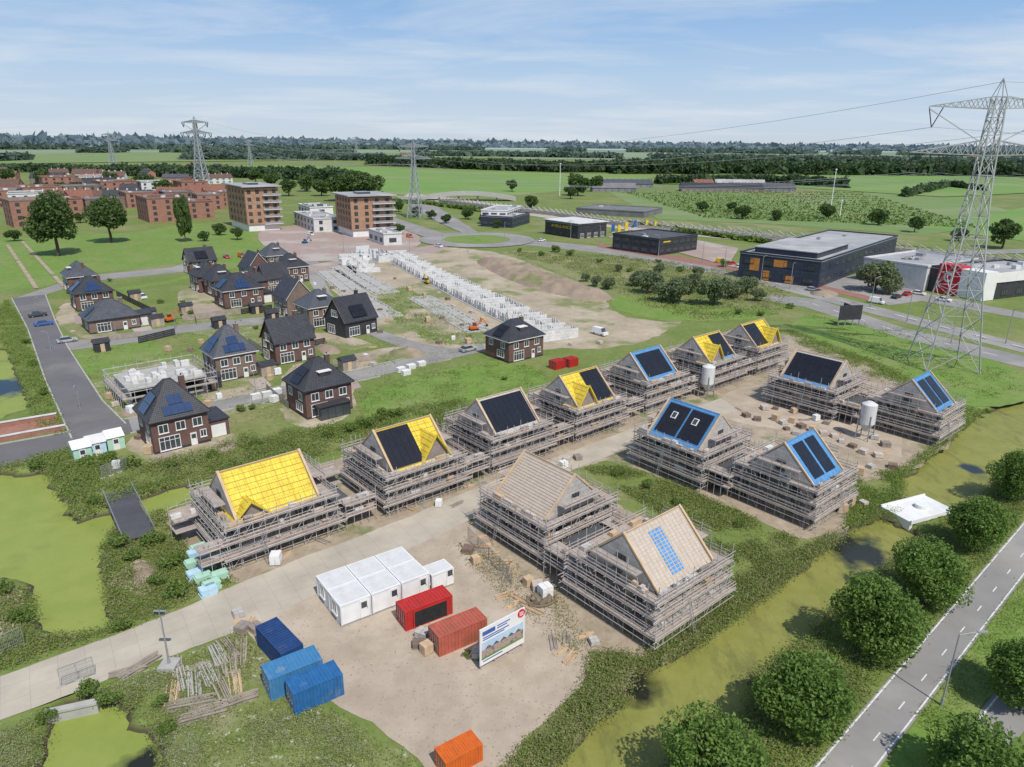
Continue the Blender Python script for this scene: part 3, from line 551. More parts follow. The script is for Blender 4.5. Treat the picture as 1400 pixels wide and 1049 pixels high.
belt([(840,238),(980,238),(1120,240),(1300,241),(1480,244)],22,80,16000,2.5,'farleaf',"dark green wood behind the farmland")
belt([(900,252),(1030,250),(1160,256)],11,20,3500,1.5,'farleaf',"row of farm trees")
belt([(140,240),(280,242),(400,246),(470,250)],14,40,6000,1.8,'farleaf',"trees behind the town")
belt([(-60,236),(60,236),(150,240),(280,245)],11,40,5000,1.8,'farleaf',"trees between the town houses")
belt([(-60,262),(60,262),(150,258),(240,258)],6,20,1500,1.3,'farleaf',"garden trees of the town",-.05)
belt([(1240,270),(1300,256),(1350,262)],8,12,1200,1.3,'farleaf',"hedge line")
belt([(1090,254),(1160,258)],9,14,1200,1.4,'farleaf',"farmyard hedge")
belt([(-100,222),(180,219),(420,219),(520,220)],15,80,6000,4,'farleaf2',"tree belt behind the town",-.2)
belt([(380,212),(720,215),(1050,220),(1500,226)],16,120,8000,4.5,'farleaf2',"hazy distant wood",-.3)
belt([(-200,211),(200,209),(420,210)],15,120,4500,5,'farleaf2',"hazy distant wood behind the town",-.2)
belt([(-200,205),(500,204.5),(1000,210),(1600,217)],17,250,8000,8,'farleaf2',"trees near the horizon, coloured bluish for haze",-.25)
belt([(-300,200.5),(400,200),(1000,205),(1700,211.5)],18,400,9000,14,'farleaf3',"trees near the horizon, coloured bluish for haze",-.35)
belt([(-300,198),(400,197.3),(1000,202.6),(1700,209)],18,900,10000,24,'farleaf3',"trees on the horizon, coloured pale blue for haze",-1.5)
belt([(860,308),(960,322),(1080,338),(1180,350)],2.5,3,1500,.7,'shrubleaf',"low hedge along the track")
belt([(500,276),(580,280),(700,296)],3,6,1200,.8,'shrubleaf',"low hedge along the street")
# ---------------------------------------------------------------- windows, doors
def window_mesh(w,h,frame='white',mull=1,trans=False):
    b=B(); f=.09
    b.box(-w/2,w/2,-.03,.02,0,h,1)
    for x0,x1,z0,z1 in [(-w/2-.02,-w/2+f,-.02,h+.02),(w/2-f,w/2+.02,-.02,h+.02)]: b.box(x0,x1,-.08,.0,z0,z1,0)
    for z0,z1 in [(-.02,f),(h-f,h+.02)]: b.box(-w/2+f,w/2-f,-.08,.0,z0,z1,0)
    for k in range(mull):
        x=-w/2+w*(k+1)/(mull+1); b.box(x-.04,x+.04,-.075,.0,f,h-f,0)
    if trans: b.box(-w/2+f,w/2-f,-.07,0,h*.68,h*.68+.07,0)
    b.box(-w/2-.08,w/2+.08,-.14,.01,-.1,-.025,0)
    return b.mesh('window',[frame,'glass'])
WIN={'a':window_mesh(1.5,1.5),'b':window_mesh(2.6,1.7,'white',2,True),'c':window_mesh(1.0,1.3),'big':window_mesh(3.2,2.3,'white',3,True),'apt':window_mesh(1.7,1.5,'black',1),'off':window_mesh(3.2,1.6,'black',2),'dk':window_mesh(1.3,1.4,'black',1)}
def door_mesh():
    b=B(); b.box(-.5,.5,-.07,.01,0,2.2,0); b.box(-.35,.35,-.09,-.07,1.2,1.95,1); b.tube((.38,-.12,1.0),(.38,-.12,1.3),.025,2); return b.mesh('door',['white','glass','steel'])
DOOR=door_mesh()
FACE={'-y':(0,0),'-x':(-math.pi/2,1),'+x':(math.pi/2,1),'+y':(math.pi,0)}
def win(par,kind,face,w,d,along,z,nm='window'):
    r,ax=FACE[face]
    loc={'-y':(along,-d/2,z),'+y':(along,d/2,z),'-x':(-w/2,along,z),'+x':(w/2,along,z)}[face]
    return part(nm,WIN[kind] if kind in WIN else DOOR,par,loc,(0,0,r))
def panel_mesh(w,h,mat='solar'):
    b=B(); b.box(0,w,0,h,0,.05,0); return b.mesh('solar_panel',[mat])
PANEL=panel_mesh(1.06,1.72); PANELB=panel_mesh(1.06,1.72,'solar_blue')
# ---------------------------------------------------------------- finished dark houses
def hip_roof(w,d,e,r,ov=.5,flat=.5,tile='tile_dark',fas='white'):
    b=B(); W,D=w/2+ov,d/2+ov; b.box(-W,W,-D,D,e-.18,e,1)
    if w>=d: rx,ry=max((w-d)/2,flat),flat*.3
    else: rx,ry=flat*.3,max((d-w)/2,flat)
    e2=e+.003; A=[(-W,-D,e2),(W,-D,e2),(W,D,e2),(-W,D,e2)]; T=[(-rx,-ry,r),(rx,-ry,r),(rx,ry,r),(-rx,ry,r)]
    for k in range(4): b.face([A[k],A[(k+1)%4],T[(k+1)%4],T[k]],0)
    b.face(T,0)
    for k in range(4): b.tube(A[k],T[k],.1,0)
    b.tube(T[0],T[1],.12,0)
    return b.mesh('roof',[tile,fas])
def dark_house(u,v,w=9,d=8.5,e=5.6,r=9.6,kind='hip',brick='brick_dark',solar=None,ext=None,dormer=True,label="dark red brick house with black hipped tile roof",ang=GA,name='brick_house',tile='tile_dark',fas='white',s=.87):
    x,y=P(u,v); t=thing(name,label,'house',x,y,ang,group="newly finished houses")
    b=B(); b.box(-w/2,w/2,-d/2,d/2,-.1,e-.18,0); b.box(-w/2-.03,w/2+.03,-d/2-.03,d/2+.03,-.1,.45,1)
    if kind=='gable': b.prism([(-d/2,e-.18),(d/2,e-.18),(0,r-.15)],-w/2,w/2,0)
    part('wall',b.mesh('wall',[brick,'black']),t)
    if kind=='hip': rf=part('roof',hip_roof(w,d,e,r,tile=tile,fas=fas),t)
    else:
        b=B(); D=d/2+.45; k=(r-e)/(d/2); 
        pr=[(D,e-.45*k),(D,e-.45*k+.22),(0,r+.22),(-D,e-.45*k+.22),(-D,e-.45*k),(0,r)]
        for q in range(6):
            p0,p1=pr[q],pr[(q+1)%6]; b.face([(-w/2-.35,p0[0],p0[1]),(w/2+.35,p0[0],p0[1]),(w/2+.35,p1[0],p1[1]),(-w/2-.35,p1[0],p1[1])],0)
        for xx in (-w/2-.35,w/2+.35):
            b.face([(xx,)+pr[0],(xx,)+pr[1],(xx,)+pr[2],(xx,)+pr[5]],1); b.face([(xx,)+pr[5],(xx,)+pr[2],(xx,)+pr[3],(xx,)+pr[4]],1)
        rf=part('roof',b.mesh('roof',[tile,fas]),t)
    b=B(); b.box(-.45,.45,-.3,.3,0,2.4,0); b.box(-.5,.5,-.35,.35,2.4,2.5,1); b.tube((0,0,2.5),(0,0,2.8),.12,2,8)
    part('chimney',b.mesh('chimney',[brick,'kerb','black']),rf,(w*.28,d*.12,r-2.6 if kind=='hip' else r-1.4))
    win(t,'big','-y',w,d,-w*.22,.35); win(t,'D','-y',w,d,w*.2,.1,'door'); win(t,'c','-y',w,d,w*.38,1.2)
    if e>4.8:
        for q in (-.3,0,.3): win(t,'a','-y',w,d,w*q,3.3)
        win(t,'a','-x',w,d,d*.25,3.3); win(t,'a','-x',w,d,-d*.25,3.3); win(t,'a','+x',w,d,0,3.3)
    if kind=='gable': win(t,'b','-x',w,d,0,5.0); win(t,'big','-x',w,d,d*.2,.4)
    else: win(t,'b','-x',w,d,-d*.15,1.0)
    win(t,'b','+x',w,d,0,.9)
    k=math.atan2(r-e,d/2+.5)
    if dormer:
        b=B(); b.box(-1.1,1.1,-.9,1.6,0,1.35,0); b.box(-1.3,1.3,-1.1,1.7,1.35,1.5,1); b.box(-.85,.85,-.93,-.9,.25,1.2,2)
        part('dormer',b.mesh('dormer',['black','white','glass']),rf,(0,-d*.26,e+1.1))
    if solar:
        pm=PANELB if solar=='blue' else PANEL
        if kind=='hip' and solar in('left','blue'):
            kk=math.atan2(r-e,w/2+.5-max((w-d)/2,.5))
            for i in range(3):
                for j in range(2):
                    part('solar_panel',pm,rf,(-w/2-.5+math.cos(kk)*(.6+j*1.8)-.12,1.7-i*1.12,e+math.sin(kk)*(.6+j*1.8)+.12),(kk,0,-math.pi/2))
            if solar=='blue':
                kf=math.atan2(r-e,d/2+.5)
                for i in range(4):
                    for j in range(2):
                        if j==1 and i in (0,3): continue
                        part('solar_panel',pm,rf,(-2.2+i*1.12,-d/2-.5+math.cos(kf)*(.6+j*1.8)-.1,e+math.sin(kf)*(.6+j*1.8)+.12),(kf,0,0))
        else:
            for i in range(4):
                for j in range(2):
                    part('solar_panel',pm,rf,(-2.3+i*1.12,-d/2-.5+math.cos(k)*(.7+j*1.8)-.1,e-.1+math.sin(k)*(.7+j*1.8)+.3),(k,0,0))
    if ext:
        sx=1 if ext>0 else -1; b=B(); b.box(0,3.6,-3,3.4,-.1,3,0); b.box(-.02,3.8,-3.2,3.6,3,3.22,1)
        b.box(.6,3.0,-3.05,-3,.1,2.3,2)
        part('garage',b.mesh('garage',[brick,'black','white']),t,(w/2 if sx>0 else -w/2-3.6,0,0))
    t.scale=(s,s,s); return t
GB=GA-math.pi/2
dark_house(241,602,8.8,8.2,5.6,11.0,solar='blue',ext=1,label="dark red brick house with blue panels and garage",fas='black',dormer=False)
t=dark_house(438,558,9.2,8.4,5.6,10.2,solar='left',label="dark brick house with black roof and glazed porch",fas='black')
b=B(); b.box(-3,3,-2.2,0,0,2.5,1); b.box(-3.2,3.2,-2.4,0,2.5,2.65,0)
for q in range(5): b.box(-3+q*1.48,-2.92+q*1.48,-2.24,-2.2,0,2.5,0)
part('porch',b.mesh('porch',['black','glass']),t,(0,-4.2,0))
dark_house(317,512,8.6,8,5.6,11.0,solar='blue',label="brown brick house with blue solar panels on hip roof",brick='brick_brown',tile='tile_grey',dormer=False)
dark_house(396,490,9.4,7.6,5.4,9.8,kind='gable',dormer=False,label="dark brick house with black gabled tile roof",fas='black')
dark_house(153,448,12,9.5,3.6,7.8,solar='left',brick='brick_brown',label="brown brick bungalow house with dark hip roof",ext=1,dormer=False,tile='tile_grey',fas='black')
dark_house(128,420,10,8.5,5.2,9.4,fas='black',solar='blue',dormer=False,label="dark brick house with blue solar panels"); dark_house(112,396,10,8.5,5.2,9.6,ext=1,ang=GB,tile='tile_grey',label="dark brick house with bluish grey tile roof")
dark_house(275,372,10,7.6,5,9.2,dormer=False,kind='gable',solar='front',label="dark brick house with gabled roof and solar panels"); dark_house(285,396,9,8.5,5.4,9.8,ang=GB,fas='black'); dark_house(328,416,12,9,5.4,9.8,ext=1,solar='blue',dormer=False,label="dark brick double house with blue solar panels")
dark_house(350,384,9,8.0,5.4,10.4,kind='gable',ang=GB,dormer=False,label="dark brick house with black gabled tile roof"); dark_house(376,366,9,8.5,5.4,9.8,tile='tile_grey',label="dark brick house with bluish grey tile roof"); dark_house(398,384,10,9,5.6,10)
dark_house(403,428,9.5,8.0,5.6,10.4,kind='gable',dormer=False,brick='brick_brown',ang=GB,label="brown brick house with steep gabled roof"); dark_house(437,442,9.5,8.5,5.6,9.6,brick='brick_brown',tile='tile_grey',label="brown brick house with bluish grey hipped roof"); dark_house(303,402,8,8,5.2,9.8,fas='black')
dark_house(345,404,8,8,5.2,9.6,fas='black',ang=GB); dark_house(375,398,8,8,5.2,9.4,brick='brick_brown',kind='gable',dormer=False,label="brown brick house with steep gabled roof")
dark_house(703,486,11,9,5.4,9.4,solar='left',label="solitary dark red brick house with solar panels",s=.84)
dark_house(481,454,10,9,4.4,9.8,kind='gable',brick='black',solar='front',dormer=False,label="modern black clad house with steep gable roof",ang=GA+.12,fas='wood')
# garden fences, hedges and sheds round the villas
for (p,q,hh,mt_) in [((190,470),(240,458),1.5,'black'),((250,440),(330,430),1.5,'oldwood'),((270,445),(262,425),1.5,'oldwood'),((330,430),(372,424),1.4,'black'),((120,470),(195,460),1.2,'oldwood'),((190,420),(215,432),1.5,'black'),((160,405),(190,420),1.5,'black'),((365,535),(395,560),1.3,'oldwood'),((455,500),(515,492),1.2,'oldwood'),((340,470),(372,490),1.3,'oldwood'),((420,475),(445,470),1.3,'black')]:
    a=Vector(P(*p)); c=Vector(P(*q)); d=c-a; t=thing('garden_fence','low timber garden fence beside a new house','fence',a.x,a.y,math.atan2(d.y,d.x),group="garden fences"); L=d.length
    b=B()
    for k in range(int(L/2)+1): b.box(k*2-.05,k*2+.05,-.05,.05,0,hh+.1,0)
    for k in range(4): b.box(0,L,-.02,.02,.1+k*hh/4,.05+(k+1)*hh/4,0)
    part('boards',b.mesh('boards',[mt_]),t)
for u,v in [(205,436),(215,445),(255,428),(372,438),(350,428),(185,410),(300,448),(420,462),(365,512),(290,530),(475,505),(140,480)]:
    x,y=P(u,v); t=thing('garden_shed','small timber garden shed with dark gabled roof','shed',x,y,GA,group="garden sheds")
    b=B(); b.box(-1.4,1.4,-1.1,1.1,0,2.0,0); part('wall',b.mesh('wall',['oldwood' if (u%2) else 'black']),t)
    b=B(); b.prism([(-1.3,2.0),(1.3,2.0),(0,2.8)],-1.6,1.6,0); part('roof',b.mesh('roof',['tile_dark']),t)
    b=B(); b.box(-.4,.4,-1.14,-1.1,0,1.8,0); part('door',b.mesh('door',['wood']),t)
# skeleton house
x,y=P(222,537); t=thing('concrete_shell','unfinished concrete house shell with flat slab and rubble','unfinished house',x,y,GA)
b=B(); b.box(-6,6,-5,5,0,.25,0); b.box(-6.2,6.2,-5.2,5.2,3,3.25,0)
for q in (-6,-2,2,5.8): b.box(q,q+.2,-5,5,.25,3,1)
b.box(-5.79,5.79,4.8,4.99,.25,3,1)
part('slab',b.mesh('slab',['kerb','limestone']),t)
bm_=B(); bm_.box(-.6,.6,-.35,.35,0,.8,0); bm_=bm_.mesh('block_stack',['whiteblock'])
for k in range(22): part('block_stack',bm_,t,(random.uniform(-5.2,5.2),random.uniform(-4.3,4.3),3.25),(0,0,random.choice((0,1.57))),None,(random.uniform(.6,1.4),1,random.uniform(.4,1.3)))
t=thing('scaffold','low grey scaffold ring around the concrete shell','scaffold',x,y,GA,group="scaffolds around the new houses")
b=B(); g=B(); hx,hy=6.5,5.5
b.box(-hx-1,hx+1,-hy-1,-hy,2.0,2.06,0); b.box(-hx-1,hx+1,hy,hy+1,2.0,2.06,0); b.box(-hx-1,-hx,-hy+.001,hy-.001,2.0,2.06,0); b.box(hx,hx+1,-hy+.001,hy-.001,2.0,2.06,0)
for k in range(9):
    for s in (-1,1):
        g.tube((-hx-1+k*(2*hx+2)/8,s*(hy+1),0),(-hx-1+k*(2*hx+2)/8,s*(hy+1),4.6),.05); g.tube((s*(hx+1),-hy-1+k*(2*hy+2)/8,0),(s*(hx+1),-hy-1+k*(2*hy+2)/8,4.6),.05)
for z in (2.2,3.1,4.0):
    for s in (-1,1): g.box(-hx-1,hx+1,s*(hy+1)-.03,s*(hy+1)+.03,z,z+.12,0); g.box(s*(hx+1)-.03,s*(hx+1)+.03,-hy-.9,hy+.9,z,z+.12,0)
part('deck',b.mesh('deck',['plank']),t); part('pole_lattice',g.mesh('pole_lattice',['pole']),t)
# ---------------------------------------------------------------- houses under construction + scaffolds
HS=.84
W0,D0,E0,R0=9.6,9.4,5.8,10.3
def slope(par,loc,rz,ang,x0,x1,L,cover,panels=(),batt=None,lab=None):
    rot=(ang,0,rz); b=B(); b.box(x0,x1,-.35,L,0,.14,0)
    rf=part('roof_slope',b.mesh('roof_slope',[cover]),par,loc,rot,lab)
    if batt:
        sx,sy,mt,th=batt; b=B(); n=int(L/sy)
        for k in range(n+1): b.box(x0+.05,x1-.05,k*sy+.02,k*sy+.02+th,.18,.21,0)
        m=int((x1-x0)/sx)
        for k in range(m+1): xx=x0+.1+k*(x1-x0-.2)/m; b.box(xx-th*.6,xx+th*.6,-.3,L,.14,.18,0)
        part('batten_grid',b.mesh('batten_grid',[mt]),rf)
    for (a,c,bt,tp) in panels:
        nxp=max(1,round((c-a)/1.06)); nyp=max(1,round((tp-bt)/1.72)); sx=(c-a)/nxp; sy=(tp-bt)/nyp
        for i in range(nxp):
            for j in range(nyp): part('solar_panel',PANEL,rf,(a+i*sx,bt+j*sy,.24),(0,0,0),None,((sx-.03)/1.06,(sy-.03)/1.72,1))
    return rf
b=B(); b.box(-W0/2,W0/2,-D0/2,D0/2,-.05,E0,0); b.prism([(-D0/2,E0),(D0/2,E0),(0,R0)],-W0/2,W0/2,1); WALL=b.mesh('wall',['brick_new','limestone'])
def barge():
    b=B(); D=D0/2+.4; pr=[(D,E0-.1),(D,E0+.2),(0,R0+.42),(-D,E0+.2),(-D,E0-.1),(0,R0+.1)]
    for q in range(6):
        p0,p1=pr[q],pr[(q+1)%6]; b.face([(-.14,p0[0],p0[1]),(.14,p0[0],p0[1]),(.14,p1[0],p1[1]),(-.14,p1[0],p1[1])],0)
    for xx in (-.14,.14): b.face([(xx,)+pr[0],(xx,)+pr[1],(xx,)+pr[2],(xx,)+pr[5]],0); b.face([(xx,)+pr[5],(xx,)+pr[2],(xx,)+pr[3],(xx,)+pr[4]],0)
    return b.mesh('gable_edge',['wood'])
BARGE=barge()
def new_house(u,v,orient,cover,cross=None,panels=(),batt=None,label='',sky=False,xs=1.0,cg_=(2.7,10.2)):
    x,y=P(u,v,R0*HS); ang=GA if orient=='R' else GA-math.pi/2
    t=thing('new_house',label,'house',x,y,ang,group="houses under construction")
    part('wall',WALL,t)
    for xx in (-W0/2+.12,W0/2-.12): part('gable_edge',BARGE,t,(xx,0,0))
    a=math.atan2(R0-E0,D0/2); L=math.hypot(R0-E0,D0/2)
    rf=slope(t,(0,-D0/2,E0),0,a,-W0/2+.3,W0/2-.3,L,cover,panels,batt)
    slope(t,(0,D0/2,E0),math.pi,a,-W0/2+.3,W0/2-.3,L,cover,(),batt)
    b=B(); b.tube((-W0/2+.3,0,R0+.2),(W0/2-.3,0,R0+.2),.09,0,6); part('ridge',b.mesh('ridge',['wood' if cover!='blue' else 'blue']),t)
    if cross:
        hw,r=cg_; cx=(W0/2-hw-.1)*(-1 if cross=='left' else 1); yf=D0/2+.15
        b=B(); prof=[(cx-hw,0),(cx+hw,0),(cx+hw,E0),(cx,r),(cx-hw,E0)]; n=len(prof)
        b.face([(p[0],-yf,p[1]) for p in prof],0)
        for s in range(5):
            p,q=prof[s],prof[(s+1)%n]; b.face([(p[0],-yf,p[1]),(p[0],0,p[1]),(q[0],0,q[1]),(q[0],-yf,q[1])],0)
        cg=part('cross_gable',b.mesh('cross_gable',['brick_new']),t)
        for z,k in ((.5,'b'),(3.4,'a')): part('window',WIN[k],cg,(cx,-yf,z))
        aa=math.atan2(r-E0,hw); LL=math.hypot(r-E0,hw)
        slope(cg,(cx-hw,0,E0),-math.pi/2,aa,0,yf+.5,LL,cover,(),batt)
        slope(cg,(cx+hw,0,E0),math.pi/2,aa,-yf-.5,0,LL,cover,(),batt)
        for s in(-1,1):
            b=B(); b.tube((cx+s*(hw+.2),-yf-.45,E0),(cx,-yf-.45,r+.3),.11,0); part('gable_edge',b.mesh('gable_edge',['yellow']),cg)
    if sky:
        b=B(); b.box(0,.9,0,1.2,0,.12,0); b.box(.12,.78,.12,1.08,.12,.15,1); m=b.mesh('skylight',['white','glass'])
        for xx in (-2.6,1.2): part('skylight',m,rf,(xx,3.4,.3))
    for f in ('-y','-x','+x'):
        for q,z in ((-2.6,3.5),(2.6,3.5),(-2.6,.8),(2.4,.8)): win(t,'dk',f,W0,D0,q,z)
        if f!='-y': win(t,'dk',f,W0,D0,0,6.6)
    b=B(); b.box(W0/2,W0/2+4.4,-3.2,3.4,-.05,3.1,0,1); b.box(W0/2+.8,W0/2+3.6,-3.26,-3.2,.1,2.4,1); part('annex',b.mesh('annex',['brick_new','roof_dark']),t)
    t.scale=(HS*xs,HS,HS); return t,x,y,ang
def scaffold_mesh(seed):
    rr=random.Random(seed); hx,hy=W0/2+.25,D0/2+.45; dw=1.25
    dk=[]; po=B(); gr=[]
    lv=[1.95,3.85,5.7]
    for li,z in enumerate(lv):
        d=B(); g=B(); w=dw+(.45,.1,0)[li]
        d.box(-hx-w,hx+w,-hy-w,-hy,z-.05,z,0); d.box(-hx-w,hx+w,hy,hy+w,z-.05,z,0); d.box(-hx-w,-hx,-hy+.001,hy-.001,z-.05,z,0); d.box(hx,hx+w,-hy+.001,hy-.001,z-.05,z,0)
        for s in(-1,1):
            for zz,hh_ in ((z,.2),(z+.5,.12),(z+.98,.07)):
                e0,e1=rr.uniform(0,.7),rr.uniform(0,.7)
                g.box(-hx-w-e0,hx+w+e1,*sorted((s*(hy+w),s*(hy+w+.04))),zz,zz+hh_,0 if hh_>.1 else 1); g.box(*sorted((s*(hx+w),s*(hx+w+.04))),-hy-w+.06,hy+w-.06,zz,zz+hh_,0 if hh_>.1 else 1)
            g.tube((-hx-w-.5,s*(hy+w+.04),z-.12),(hx+w+.5,s*(hy+w+.04),z-.12),.04,1); g.tube((s*(hx+w+.04),-hy-w-.5,z-.12),(s*(hx+w+.04),hy+w+.5,z-.12),.04,1)
            g.tube((-hx-w-.2,s*(hy+w+.04),z-.9),(hx+w+.2,s*(hy+w+.04),z-.9),.035,1); g.tube((s*(hx+w+.04),-hy-w,z-.9),(s*(hx+w+.04),hy+w,z-.9),.035,1)
        dk.append(d.mesh('deck',['plank'])); gr.append(g.mesh('guard_rail',['toe','pole']))
    for s in(-1,1):
        d=B(); g=B(); z=7.5; d.box(*sorted((s*hx,s*(hx+dw))),-3.2,3.2,z-.05,z,0)
        for zz,hh_ in ((z,.2),(z+.5,.12),(z+.98,.06)): g.box(*sorted((s*(hx+dw),s*(hx+dw+.04))),-3.4,3.4,zz,zz+hh_,0 if hh_>.1 else 1)
        dk.append(d.mesh('deck',['plank'])); gr.append(g.mesh('guard_rail',['toe','pole']))
    nxx=9
    for w in (0,dw):
        for s in(-1,1):
            for k in range(nxx+1):
                xx=-hx-dw+k*(2*hx+2*dw)/nxx; top=6.6+rr.random()*1.5 if w else 5.7; l_=rr.uniform(-.06,.06); po.tube((xx,s*(hy+w),0),(xx+l_,s*(hy+w),top),.042)
            for k in range(nxx+1):
                yy=-hy-dw+k*(2*hy+2*dw)/nxx; top=(8.4 if 3<=k<=nxx-3 else 6.7)+rr.random()*1.4
                if not w: top=7.5 if 3<=k<=nxx-3 else 5.7
                po.tube((s*(hx+w),yy,0),(s*(hx+w),yy+rr.uniform(-.06,.06),top),.042)
    for s in (-1,1):
        for k in range(nxx):
            x0=-hx-dw+k*(2*hx+2*dw)/nxx; x1=x0+(2*hx+2*dw)/nxx
            for z0,z1 in((0,1.9),(1.95,3.8),(3.85,5.65)):
                if (k+int(z0))%3==0 or rr.random()<.25: po.tube((x0,s*(hy+dw),z0),(x1,s*(hy+dw),z1),.03); po.tube((s*(hx+dw),x0,z0),(s*(hx+dw),x1,z1),.03)
            for z0 in lv:
                po.tube((x0,s*hy,z0-.1),(x0,s*(hy+dw+.4),z0-.1),.03); po.tube((s*hx,x0,z0-.1),(s*(hx+dw+.4),x0,z0-.1),.03)
    return dk,po.mesh('pole_lattice',['pole']),gr
SC=[scaffold_mesh(s) for s in (1,2,3)]
STK=[]
for m_ in ('brick_new','limestone','wood','toe','whiteblock'):
    b=B(); b.box(-.5,.5,-.25,.25,0,.5,0); STK.append(b.mesh('block_stack',[m_]))
def scaffold(x,y,ang,i,xs=1.0,label="grey-brown tube scaffold with plank decks around a new house"):
    t=thing('scaffold',label,'scaffold',x,y,ang,group="scaffolds around the new houses")
    dk,po,gr=SC[i%3]
    for m in dk: part('deck',m,t)
    for m in gr: part('guard_rail',m,t)
    part('pole_lattice',po,t)
    hx,hy=W0/2+.25,D0/2+.45
    for k in range(34):
        a=random.choice((-1,-1,1)); z=random.choice((1.95,3.85,5.7,5.7)); sc_=(random.uniform(.4,1.8),random.uniform(.6,1.4),random.uniform(.3,1.5))
        if random.random()<.5: part('block_stack',random.choice(STK),t,(random.uniform(-hx,hx),a*(hy+.55),z),(0,0,0),None,sc_)
        else: part('block_stack',random.choice(STK),t,(a*(hx+.55),random.uniform(-hy,hy),z),(0,0,1.5708),None,sc_)
    b=B(); b.tube((-.18,0,0),(-.18,1.2,4.2),.03,0); b.tube((.18,0,0),(.18,1.2,4.2),.03,0)
    for k in range(13): b.tube((-.18,.09*k+.05,.32*k+.1),(.18,.09*k+.05,.32*k+.1),.02,0)
    part('ladder',b.mesh('ladder',['steel']),t,(random.uniform(-3,3),-hy-2.6,0))
    t.scale=(HS*xs,HS,HS)
def link_scaffold(x,y,ang):
    L=2.3; t=thing('scaffold',"low scaffold platform between two new houses",'scaffold',x,y,ang,group="scaffolds around the new houses")
    for yy0,yy1 in ((-6.3,-3.8),(3.6,6.0)):
        for z in (1.9,3.6): b=B(); b.box(-L,L,yy0,yy1,z-.05,z,0); part('deck',b.mesh('deck',['plank']),t)
    for s in(-6.3,6.0):
        g=B()
        for z in(1.9,3.6):
            for zz,hh_ in ((z,.2),(z+.5,.12),(z+1.0,.06)): g.box(-L,L,s-.02,s+.03,zz,zz+hh_,0 if hh_>.1 else 1)
        for k in range(5): g.tube((-L+k*1.15,s,0),(-L+k*1.15,s,4.9+(k%3)*.4),.04,1)
        part('guard_rail',g.mesh('guard_rail',['toe','pole']),t)
    for k in range(8): part('block_stack',random.choice(STK),t,(random.uniform(-2,2),random.choice((-5.2,4.8)),random.choice((1.9,3.6))),(0,0,0),None,(1.3,1,1))
    t.scale=(HS,HS,HS)
YB=(1.1,.8,'yline',.035); BB=(1.2,.36,'bline',.04); WB=(.62,.40,'wood',.075)
HL=[
 (355,632,'R','yellow','left',(),YB,"new house with yellow insulated roof inside scaffolding",1.15),
 (550,580,'R','yellow','right',[(-4.4,0.6,.1,6.3)],YB,"new house with roof half black panels, half yellow",1.05),
 (682,540,'R','greyfoil',None,[(-4.3,4.3,.3,6.2)],None,"new house with all-black solar panel roof",1),
 (790,509,'R','yellow','left',[(0,4.4,.1,6.3)],YB,"new house with yellow cross gable and black panels",1),
 (882,479,'R','blue',None,[(-3.7,3.7,.6,6.0)],BB,"new house with black solar panels edged in blue foil",1),
 (965,458,'R','yellow','left',[(.2,4.4,.4,6.2)],YB,"new house with yellow cross gable and blue edged panels",1),
 (1028,441,'R','yellow','right',[(-4.4,0.4,.4,6.2)],YB,"new house with black panels and yellow cross gable",1),
 (751,634,'S','greyfoil',None,(),WB,"new house with bare timber roof battens",1.02),
 (892,712,'R','greyfoil',None,(),WB,"new house with timber battens and blue foil patch",1.03),
 (950,557,'S','blue',None,[(-4.0,-.15,.6,6.0),(.15,4.0,.6,6.0)],BB,"new house with blue foil roof and two panel fields",1.05),
 (1093,598,'R','blue',None,[(-3.3,-.3,.5,6.0),(.4,3.3,.5,6.0)],BB,"new house with steep blue foil roof and black panels",.88),
 (1122,487,'S','greyfoil',None,[(-4.3,4.3,.5,6.1)],None,"new house with black solar roof edged with timber",1.1),
 (1259,515,'R','blue',None,[(-3.4,-.3,.5,6.0),(.4,3.4,.5,6.0)],BB,"new house beside the pond with blue roof foil",.85),
]
hp=[]
for i,(u,v,o,c,cr_,pn,bt_,lb,xs) in enumerate(HL):
    t,x,y,a=new_house(u,v,o,c,cr_,pn,bt_,lb,(i==9),xs,(1.7,7.7) if i==0 else (2.3,9.4)); hp.append((t,x,y,a)); scaffold(x,y,a,i,xs)
    rf=[q for q in t.children if q.name.startswith('roof_slope')][0]
    if i==8: b=B(); b.box(-1.6,0.4,.5,5.6,.145,.17,0); part('foil_patch',b.mesh('foil_patch',['blue']),rf)
    if i in (11,5): b=B(); b.box(-4.45,4.45,-.3,.4,.145,.17,0); part('foil_patch',b.mesh('foil_patch',['blue']),rf)
for i in range(6): link_scaffold((hp[i][1]+hp[i+1][1])/2,(hp[i][2]+hp[i+1][2])/2,GA)
for i,j in((7,8),(9,10),(11,12)): link_scaffold((hp[i][1]+hp[j][1])/2,(hp[i][2]+hp[j][2])/2,GA-math.pi/2)
# low end bay of the scaffold beyond the first house
link_scaffold(hp[0][1]-8.3*math.cos(GA)*.82,hp[0][2]-8.3*math.sin(GA)*.82,GA)
